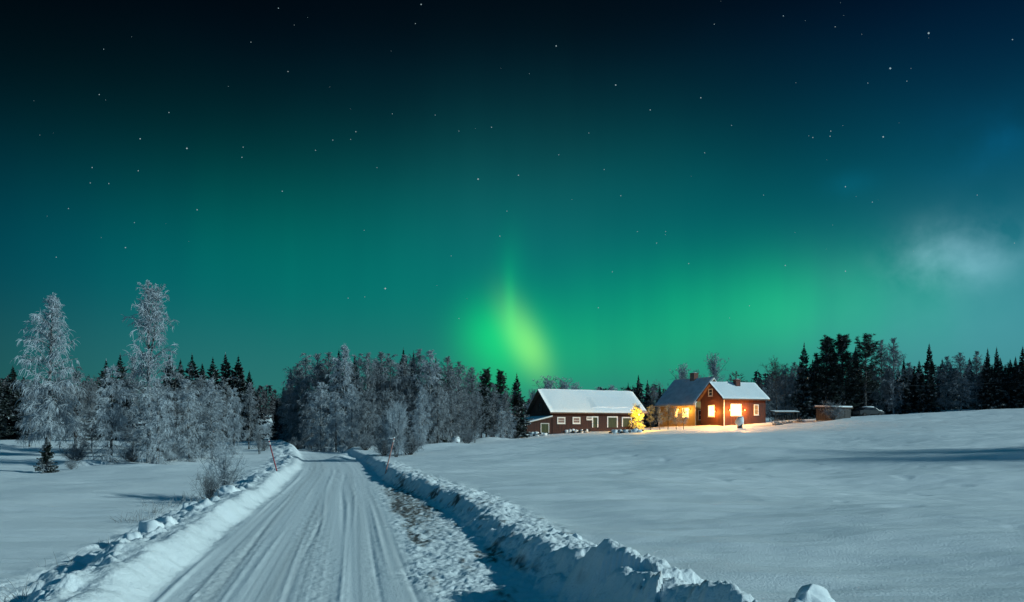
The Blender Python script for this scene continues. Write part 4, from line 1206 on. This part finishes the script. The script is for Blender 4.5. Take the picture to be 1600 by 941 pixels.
# --- yellow house
YY = 111.0
YA = R(-56); YL, YW = 7.6, 7.5
ycx, ycy = px_x(1086.5, YY), YY          # near corner (x = L, y = 0)
yo = (ycx - YL * math.cos(YA), ycy - YL * math.sin(YA))
yz = gz(ycx, YY) + 0.1
YE = py_z(627, YY) - yz; YR = py_z(592, YY + 2.5) - yz
yh = gable_building('yellow_house', 'yellow wooden house with dark blue grey roof and brick chimney behind the red house', (yo[0], yo[1], yz), YA, YL, YW, YE, YR, 'yellow', 'roof_metal', 'pale_eave', ov=0.75, ovg=0.35, snow=0.10, snow_mat='thin_snow', depth=1.5, corner='white', edge_mat='white')
def yu(px):
    u = (px - CX) / F
    return (u * yo[1] - yo[0]) / (math.cos(YA) - u * math.sin(YA))
def yzz(px, py):
    return py_z(py, yo[1] + yu(px) * math.sin(YA)) - yz
opening(yh, 'front', yu(1067), yu(1075.5), yzz(1071, 652), yzz(1071, 638.5), 'window', 'lit', 'white', YL, YW, fr=0.12)
opening(yh, 'front', yu(1055), yu(1058.5), yzz(1057, 652), yzz(1057, 640), 'window', 'lit', 'white', YL, YW, fr=0.12)
opening(yh, 'right', 0.7, 1.7, 0.9, 2.2, 'window', 'dark_glass', 'white', YL, YW, fr=0.1)
opening(yh, 'right', YW * 0.42, YW * 0.58, YE + 0.3, YE + 1.2, 'window', 'dark_glass', 'white', YL, YW, fr=0.08)
def chimney(parent, x0, x1, y0, y1, z0, z1, pipe=0.0, capm='snow'):
    c = Geo().box(x0, x1, y0, y1, z0, z1).build('chimney', MS['brick'], parent)
    Geo().box(x0 - 0.06, x1 + 0.06, y0 - 0.06, y1 + 0.06, z1 + 0.003, z1 + 0.12).build('chimney_cap', MS['brick'], c)
    g = Geo(); g.lump(((x0 + x1) / 2, (y0 + y1) / 2, z1 + 0.13), (x1 - x0) / 2, (y1 - y0) / 2, 0.10, 3, 0.1, flat=0.005); g.build('chimney_snow', MS['snow'], c, smooth=True)
    if pipe:
        Geo().tube([((x0 + x1) / 2 - 0.12, (y0 + y1) / 2, z1 + 0.05), ((x0 + x1) / 2 - 0.12, (y0 + y1) / 2, z1 + pipe)], 0.075, 10).build('stove_pipe', MS['dark_metal'], c)
xr = YL - 3.6
chimney(yh, xr - 0.45, xr + 0.45, YW / 2 - 0.5, YW / 2 + 0.4, YR - 0.5, YR + 0.95)

# --- red house
HY_ = 103.5
HA = R(20); HL, HW = 7.1, 5.5
hx0 = px_x(1131, HY_); hz = gz(hx0, HY_) + 0.05
HE = py_z(621, HY_) - hz; HR = py_z(599.5, HY_ + 2) - hz
rh = gable_building('red_house', 'small red wooden house with lit windows and snowy roof in front of the yellow house', (hx0, HY_, hz), HA, HL, HW, HE, HR, 'red', 'snow', 'eave', ov=0.5, ovg=0.5, snow=0.17, depth=1.5, corner='red', edge_mat='red')
Geo().box(-0.035, 0.10, -0.035, -0.002, -0.6, HE - 0.05).build('corner_trim', MS['white'], rh)
def hu(px):
    u = (px - CX) / F
    return (u * HY_ - hx0) / (math.cos(HA) - u * math.sin(HA))
def hzz(px, py):
    return py_z(py, HY_ + hu(px) * math.sin(HA)) - hz
opening(rh, 'front', hu(1142.5), hu(1157), hzz(1150, 648.5), hzz(1150, 632.5), 'window', 'lit_white', 'white', HL, HW, fr=0.12)
opening(rh, 'front', hu(1179), hu(1184), hzz(1181, 647.5), hzz(1181, 633.5), 'window', 'lit_dim', 'white', HL, HW, fr=0.13, bars=(0, 1))
def hv(px):   # along the gable wall
    u = (px - CX) / F
    return (u * HY_ - hx0) / (-math.sin(HA) - u * math.cos(HA))
def hvz(px, py):
    return py_z(py, HY_ + hv(px) * math.cos(HA)) - hz
opening(rh, 'left', hv(1116), hv(1107.5), hvz(1111, 650), hvz(1111, 634.5), 'window', 'lit_white', 'white', HL, HW, fr=0.13)
opening(rh, 'left', hv(1113), hv(1108), hvz(1110, 618), hvz(1110, 609), 'window', 'dark_glass', 'grey_white', HL, HW, fr=0.12, bars=(0, 1))
chimney(rh, hu(1163), hu(1163) + 0.75, HW / 2 - 0.9, HW / 2 - 0.2, HR - 1.1, HR + 0.55, pipe=1.35)

# added wall lamps, standing in for the bloom around the lit windows
def added_lantern(parent, x, y, z, nx, ny, power, col=(1.0, 0.40, 0.06)):
    """invented globe lamp on a bracket; its light imitates window bloom"""
    g = Geo(); g.tube([(x, y, z + 0.12), (x + nx * 0.2, y + ny * 0.2, z + 0.16), (x + nx * 0.3, y + ny * 0.3, z + 0.1)], 0.015, 6)
    b = g.build('added_wall_lamp', MS['dark_metal'], parent)
    g = Geo(); g.lump((x + nx * 0.3, y + ny * 0.3, z), 0.075, 0.075, 0.09, 1, 0.0); g.build('lamp_globe', MS['bulb'], b, smooth=True)
    ld = bpy.data.lights.new('lamp_light', 'POINT'); ld.energy = power; ld.color = col; ld.shadow_soft_size = 0.06
    lo = bpy.data.objects.new('lamp_light', ld); COL.objects.link(lo); lo.parent = b; lo.location = (x + nx * 0.75, y + ny * 0.75, z - 0.12)
    return b
added_lantern(rh, hu(1138.5), 0, hzz(1139, 641), 0, -1, 430)
added_lantern(rh, hu(1161.5), 0, hzz(1161, 641), 0, -1, 430)
added_lantern(rh, 0, hv(1119.5), hvz(1119, 643), -1, 0, 430)
added_lantern(yh, yu(1078.5), 0, yzz(1078, 640), 0, -1, 150, (1.0, 0.56, 0.14))
added_lantern(yh, yu(1062), 0, yzz(1062, 640), 0, -1, 100, (1.0, 0.56, 0.14))

def added_flood(parent, x, y, z, nx, ny, power, col=(1.0, 0.50, 0.16)):
    """invented eave floodlight that spreads the window glow over the yard"""
    g = Geo(); g.box(x + nx * 0.02 - 0.1, x + nx * 0.02 + 0.1, y + ny * 0.12 - 0.1, y + ny * 0.12 + 0.1, z - 0.08, z + 0.08)
    b = g.build('added_flood_lamp', MS['dark_metal'], parent, bevel=0.02)
    ld = bpy.data.lights.new('added_flood_light', 'SPOT'); ld.energy = power; ld.color = col; ld.shadow_soft_size = 0.15
    ld.spot_size = R(165); ld.spot_blend = 0.25
    ld.use_nodes = True                       # added warm glow without distance falloff, carried far over the snow
    t = ld.node_tree; e = t.nodes['Emission']; fo = t.nodes.new('ShaderNodeLightFalloff')
    fo.inputs['Strength'].default_value = 1.0; t.links.new(fo.outputs['Constant'], e.inputs['Strength'])
    lo = bpy.data.objects.new('added_flood_light', ld); COL.objects.link(lo); lo.parent = b
    lo.location = (x + nx * 0.3, y + ny * 0.35, z - 0.05)
    lo.rotation_euler = Vector((-nx * 0.02, -ny * 0.02, 1.0)).to_track_quat('Z', 'Y').to_euler()
added_flood(rh, HL * 0.32, 0, HE - 0.35, 0, -1, 42)
added_flood(rh, 0, HW * 0.5, HE - 0.1, -1, 0, 42)
added_flood(yh, YL * 0.75, 0, YE - 0.35, 0, -1, 30)

# yard lamp inside the yellow lit tree
lx, ly = px_x(998.5, 96.6), 96.6; lz = gz(lx, ly)
yl = empty('yard_lamp', (lx, ly, lz)); tag(yl, 'short yard lamp post glowing among the twigs of the yellow lit tree', 'lamp')
Geo().tube([(0, 0, -0.2), (0, 0, 2.0)], [0.035, 0.028], 8).build('post', MS['dark_metal'], yl)
Geo().lump((0, 0, 2.14), 0.12, 0.12, 0.14, 1, 0.0).build('lamp_globe', MS['bulb'], yl, smooth=True)
Geo().tube([(0, 0, 2.285), (0, 0, 2.33)], [0.12, 0.03], 10).build('lamp_cap', MS['dark_metal'], yl)
ld = bpy.data.lights.new('lamp_light', 'POINT'); ld.energy = 1150; ld.color = (1.0, 0.50, 0.004); ld.shadow_soft_size = 0.15
lo = bpy.data.objects.new('lamp_light', ld); COL.objects.link(lo); lo.parent = yl; lo.location = (-0.15, -0.75, 2.0)

# --- shed, shelter, car at the right
def at_ground(px, Y, dz=0.0):
    x = px_x(px, Y); return (x, Y, gz(x, Y) + dz)
sh = empty('shed', at_ground(1303, 101), R(28)); tag(sh, 'small grey wooden shed with a flat snowy roof behind the field edge', 'shed')
Geo().box(-2.0, 1.75, -1.3, 1.3, -0.6, 1.5).build('wall', MS['shed_wood'], sh)
g = Geo(); g.prism_x([(-1.55, 1.504), (1.5, 1.65), (1.5, 1.75), (-1.55, 1.60)], -2.2, 1.95); r1 = g.build('roof', MS['eave'], sh)
g = Geo(); g.prism_x([(-1.5, 1.606), (1.45, 1.756), (1.45, 1.95), (-1.5, 1.81)], -2.15, 1.9); g.build('roof_snow', MS['snow'], r1, bevel=0.07)
opening(sh, 'front', -0.4, 0.5, -0.3, 1.2, 'door', 'shed_wood', 'shed_wood', 0, 0, fr=0.08, bars=(0, 0), name='door').location.y = -1.3
wsd = empty('woodshed', at_ground(1226, 112), R(5)); tag(wsd, 'low dark open woodshed with a thin snow cap between house and wood', 'shed')
for x in (-1.7, 1.7):
    for y in (-0.6, 0.6):
        Geo().box(x - 0.06, x + 0.06, y - 0.06, y + 0.06, -0.5, 1.3).build('post', MS['shed_wood'], wsd)
g = Geo(); g.prism_x([(-0.9, 1.304), (0.9, 1.5), (0.9, 1.58), (-0.9, 1.38)], -2.0, 2.0); r2 = g.build('roof', MS['eave'], wsd)
g = Geo(); g.prism_x([(-0.85, 1.385), (0.85, 1.585), (0.85, 1.68), (-0.85, 1.48)], -1.95, 1.95); g.build('roof_snow', MS['snow'], r2, bevel=0.03)
g = Geo()
rw = random.Random(3)
for i in range(9):
    for j in range(5):
        x = -1.5 + i * 0.36 + rw.uniform(-.03, .03); z = 0.02 + j * 0.2
        g.tube([(x, -0.5, z), (x, 0.5, z)], 0.09 + rw.uniform(-.015, .015), 7)
tag(g.build('log_stack', MS['dark_twig'], None, wsd.location), 'dark stack of logs under the low open woodshed', 'log stack')
car = empty('parked_car', at_ground(1357, 112, 0.0), R(12)); tag(car, 'snow covered car parked at the edge of the dark wood', 'car')
prof = [(-2.1, 0.35), (2.1, 0.35), (2.15, 0.75), (1.3, 0.95), (0.7, 1.40), (-0.9, 1.42), (-1.5, 1.0), (-2.1, 0.92)]
Geo().prism_y(prof, -0.82, 0.82).build('body', MS['car_paint'], car, bevel=0.08)
wn = Geo(); wn.prism_y([(-1.3, 1.0), (1.05, 1.0), (0.65, 1.33), (-0.85, 1.34)], -0.832, -0.822).build('side_window', MS['dark_glass'], car)
Geo().prism_y([(-1.3, 1.0), (1.05, 1.0), (0.65, 1.33), (-0.85, 1.34)], 0.822, 0.832).build('side_window', MS['dark_glass'], car)
for x in (-1.3, 1.35):
    for y in (-0.78, 0.78):
        w_ = Geo().tube([(x, y - 0.1, 0.31), (x, y + 0.1, 0.31)], 0.31, 16).build('wheel', MS['rubber'], car)
        Geo().tube([(x, y + (-0.115 if y < 0 else 0.102), 0.31), (x, y + (-0.102 if y < 0 else 0.115), 0.31)], 0.18, 12).build('rim', MS['dark_metal'], w_)
g = Geo(); g.lump((-0.1, 0, 1.42), 0.95, 0.82, 0.18, 5, 0.1, flat=0.01); g.build('roof_snow', MS['snow'], car, smooth=True)
g = Geo(); g.lump((1.6, 0, 0.9), 0.55, 0.8, 0.15, 6, 0.1, flat=0.02); g.build('bonnet_snow', MS['snow'], car, smooth=True)

# power line over the right wood
g = Geo(); pts = []
for i in range(25):
    t = i / 24; px = 1395 + (1760 - 1395) * t; py = 603 - 16 * t + 3.0 * math.sin(math.pi * t); Y = 112
    pts.append((px_x(px, Y), Y, py_z(py, Y)))
g.tube(pts, 0.016, 5); tag(g.build('power_line', MS['bark'], None, smooth=True), 'thin pale power line crossing before the right wood', 'power line')

# ================================================================== small things by the road
def stick(px0, py0, px1, py1, Y, m, label):
    x0, x1 = px_x(px0, Y), px_x(px1, Y)
    z0 = py_z(py0, Y); z1 = py_z(py1, Y)
    g = Geo(); o = empty('marker_stick', (x0, Y, z0)); tag(o, label, 'snow stake', 'snow stakes along the road')
    d = Vector((x1 - x0, 0, z1 - z0))
    g.tube([d * -0.35, d * 0.0, d * 0.5, d], [0.030, 0.030, 0.028, 0.026], 8); g.build('shaft', MS[m], o, smooth=True)
    g = Geo(); g.tube([d * 0.86, d * 0.93], [0.036, 0.036], 8); g.build('reflector', MS['grey_white'], o)
    g = Geo(); g.lump(tuple(d * 1.0), 0.032, 0.032, 0.03, 2, 0.1); g.build('snow_tip', MS['snow'], o, smooth=True)
stick(433, 738, 420, 688, 32.5, 'red_stick', 'red snow stake leaning left on the left snow bank')
stick(604, 733, 616, 684, 33.5, 'pale_stick', 'faded pink snow stake leaning right on the right snow bank')
def clod(px, py, Y, sx, sz, seed, label, group):
    x = px_x(px, Y); z = gz(x, Y)
    g = Geo(); g.lump((0, 0, sz * 0.25), sx, sx * 0.8, sz, seed, 0.34, 22, 14)
    o = g.build('snow_clod', MS['snow'], None, (x, Y, z), smooth=True); tag(o, label, 'snow clod', group)
for i, (px, py, Y, sx, sz, lab) in enumerate((
    (1263, 925, 6.6, 0.24, 0.32, 'big rounded snow clod at the bottom edge, past the end of the right bank'),
    (236, 838, 14.2, 0.25, 0.22, 'pale snow clod on the left bank, largest there'),
    (262, 826, 15.3, 0.20, 0.18, 'snow clod just behind the largest one on the left bank'),
    (206, 866, 12.4, 0.20, 0.2, 'snow clod in front of the largest one on the left bank'),
    (300, 806, 18.3, 0.26, 0.2, 'snow clod below the broken dark branch on the left bank'),
    (355, 776, 22.5, 0.34, 0.22, 'snow heap at the foot of the bare dark stemmed shrub'),
    (902, 832, 12.3, 0.10, 0.12, 'small ball of snow on the crest of the right bank'))):
    clod(px, py, Y, sx, sz, i + 3, lab, 'snow clods')
def snowy_post(px, py, Y, H, w, label):
    o = empty('snow_capped_post', at_ground(px, Y, -0.1)); tag(o, label, 'post')
    Geo().tube([(0, 0, -0.1), (0, 0, H)], [w * 0.8, w * 0.75], 10).build('post', MS['shed_wood'], o)
    g = Geo(); g.lump((0, 0, H * 0.66), w * 1.25, w * 1.2, H * 0.42, 8, 0.3); g.build('snow_cap', MS['snow'], o, smooth=True)
snowy_post(1156, 660, 95.5, 1.5, 0.42, 'stout snow covered post before the big lit window of the red house')
snowy_post(712, 690, 74, 0.95, 0.36, 'stout snow covered post at the field edge before the grove')
# snow heaped on debris in front of the barn
def heap(px, Y, n, sx, label, seed):
    o = empty('debris_heap', at_ground(px, Y)); tag(o, label, 'heap')
    rr = random.Random(seed); g = Geo(); s = Geo()
    for i in range(n):
        x = (i - n / 2) * sx * 1.5 + rr.uniform(-.2, .2); y = rr.uniform(-.4, .4)
        g.tube([(x - 0.7, y, 0.05), (x + 0.6, y + rr.uniform(-.4, .4), 0.35 + rr.uniform(-.1, .1))], 0.10, 7)
        s.lump((x, y, 0.2), sx * 1.0, sx * 0.8, 0.22 + rr.uniform(0, .15), seed + i, 0.4)
    g.build('planks', MS['dark_twig'], o); s.build('snow', MS['snow'], o, smooth=True)
heap(985, 91, 6, 0.42, 'snow covered heap of dark planks in the field before the barn', 4)
heap(840, 97, 6, 0.34, 'low row of snow lumps before the barn lean-to', 9)
heap(905, 101.6, 8, 0.26, 'snow lumps thrown up along the barn wall', 14)

def tuft(px, Y, H, n, label, group, m='straw', spread=0.25, name='grass_tuft', cat='grass tuft'):
    g = np.random.default_rng(int(px * 10 + Y)); x = px_x(px, Y); z = gz(x, Y)
    az = g.uniform(0, 6.283, n); el = np.radians(g.uniform(35, 85, n))
    st = np.stack([g.normal(0, spread, n), g.normal(0, spread * 0.6, n), np.full(n, -0.05)], 1)
    n_ = n
    P = grow(st, sph(az, el), H * g.uniform(0.5, 1.1, n), 5, np.stack([g.normal(0, .3, n), g.normal(0, .3, n), np.full(n, -0.5)], 1))
    v_, q_ = tubes(P, np.full((n, 1), max(0.0035, 0.0003 * Y)) * np.array([1, 1, .9, .7, .4])[None], 3)
    o = link(name, mesh_np(name, v_, [q_], MS[m]), None, (x, Y, z)); tag(o, label, cat, group)
GT = 'dry grass tufts in the snow'
for px, Y, H, n, sp, lab in ((215, 18.5, 0.40, 30, 0.22, 'frosted dry grass tuft left of the snow clods on the left bank'), (245, 20.0, 0.42, 26, 0.22, 'taller frosted grass tuft behind the snow clods on the left bank'),
                         (262, 22, 0.45, 20, 0.3, 'thin frosted grass tuft left of the smaller frosted shrub'), (300, 23.5, 0.5, 20, 0.3, 'frosted grass stalks just left of the smaller frosted shrub'),
                         (92, 12.2, 0.42, 9, 0.15, 'bent stalks poking from the left field snow'), (160, 14.5, 0.3, 8, 0.15, 'sparse stalks in the snow before the grass tufts'),
                         (60, 9.6, 0.35, 22, 0.35, 'dark stalks at the bottom of the left bank'), (25, 10, 0.3, 14, 0.3, 'stalks at the lower left corner'),
                         (1214, 99, 0.9, 60, 0.3, 'warm lit straw tuft right of the red house corner'), (1232, 100, 0.7, 60, 0.3, 'second straw tuft right of the red house corner, lower than the first'), (1250, 101, 0.6, 50, 0.28, 'last straw tuft in the row right of the red house')):
    tuft(px, Y, H, n, lab, GT, spread=sp)
tuft(332, 20.2, 0.55, 14, 'broken dark branch lying on the left bank before the shrub', None, 'dark_twig', 0.10, 'broken_branch', 'branch')
tuft(322, 21.4, 0.5, 10, 'dark snapped twig beside the foot of the smaller frosted shrub', None, 'dark_twig', 0.08, 'broken_branch', 'branch')

# ================================================================== stars
def stars():
    big = [(747, 280, 2.1), (810, 274, 1.5), (602, 451, 2.3), (292, 232, 2.0), (441, 299, 1.4), (308, 328, 1.5), (962, 133, 1.7), (1016, 172, 1.4), (1095, 153, 1.5), (1391, 107, 2.3), (1451, 52, 2.2), (1380, 214, 1.9),
           (1297, 213, 1.3), (1298, 205, 1.2), (1270, 215, 1.2), (869, 72, 1.6), (658, 7, 1.6), (435, 13, 1.2), (649, 37, 1.0), (556, 206, 1.3), (520, 219, 1.2), (548, 218, 1.0), (493, 235, 1.2), (378, 246, 1.3), (380, 230, 1.2),
           (219, 217, 1.6), (155, 148, 1.2), (264, 176, 1.2), (216, 267, 1.3), (144, 262, 1.3), (141, 286, 1.2), (170, 287, 1.2), (196, 387, 1.5), (210, 348, 1.1), (107, 326, 1.1), (88, 402, 1.1), (781, 369, 1.3), (792, 330, 1.1), (768, 199, 1.3), (873, 242, 1.0),
           (1026, 380, 1.2), (996, 362, 1.0), (1040, 362, 1.0), (1076, 412, 1.2), (957, 425, 1.1), (935, 481, 1.3), (1227, 415, 1.5), (1321, 424, 1.5), (1321, 292, 1.5), (1363, 316, 1.2), (1224, 25, 1.2), (1305, 42, 1.0), (1116, 38, 1.0), (1356, 130, 1.0), (1417, 127, 1.0),
           (1582, 62, 1.3), (1171, 478, 1.1), (1140, 497, 1.0), (717, 205, 1.0), (680, 180, 1.0), (613, 178, 1.0), (589, 262, 1.0), (544, 466, 1.1), (570, 464, 1.0), (717, 498, 1.1), (970, 306, 1.2), (944, 265, 1.1), (920, 208, 1.0), (1101, 239, 1.1), (1143, 196, 1.0), (1193, 305, 1.0), (569, 360, 1.0), (450, 112, 1.2), (392, 66, 1.0), (162, 77, 1.0), (705, 400, 1.0), (1527, 305, 1.0), (1585, 380, 1.0)]
    g = np.random.default_rng(77)
    for _ in range(50):
        big.append((g.uniform(-60, 1660), g.uniform(-20, 470), g.uniform(0.4, 0.7)))
    V = []; Fq = []; D = 6000.0
    for px, py, s in big:
        c = Vector(((px - CX) / F, 1, (HY - py) / F)).normalized() * D
        r = s * 0.62 / F * D; n = len(V)
        for d in ((1, 0, 0), (-1, 0, 0), (0, 1, 0), (0, -1, 0), (0, 0, 1), (0, 0, -1)):
            V.append((c.x + d[0] * r, c.y + d[1] * r, c.z + CAM_Z + d[2] * r))
        for a, b in ((0, 2), (2, 1), (1, 3), (3, 0)):
            Fq.append((n + a, n + b, n + 4)); Fq.append((n + b, n + a, n + 5))
    m = bpy.data.materials.new('starlight'); m.use_nodes = True
    b = m.node_tree.nodes['Principled BSDF']; b.inputs['Base Color'].default_value = (0, 0, 0, 1)
    nz = mnode(m, 'ShaderNodeTexNoise'); nz.inputs['Scale'].default_value = 0.004
    m.node_tree.links.new(mnode(m, 'ShaderNodeNewGeometry').outputs['Position'], nz.inputs['Vector'])
    r = mnode(m, 'ShaderNodeValToRGB'); r.color_ramp.elements[0].color = (0.35, 0.65, 0.8, 1); r.color_ramp.elements[1].color = (0.75, 0.85, 0.8, 1)
    m.node_tree.links.new(nz.outputs['Fac'], r.inputs[0]); m.node_tree.links.new(r.outputs[0], b.inputs['Emission Color'])
    b.inputs['Emission Strength'].default_value = 0.55
    m.cycles.emission_sampling = 'NONE'
    tag(link('stars', mesh_np('stars', np.array(V), [np.array(Fq)], m)), 'scattered small stars across the night sky', 'stars', None, 'stuff')
stars()
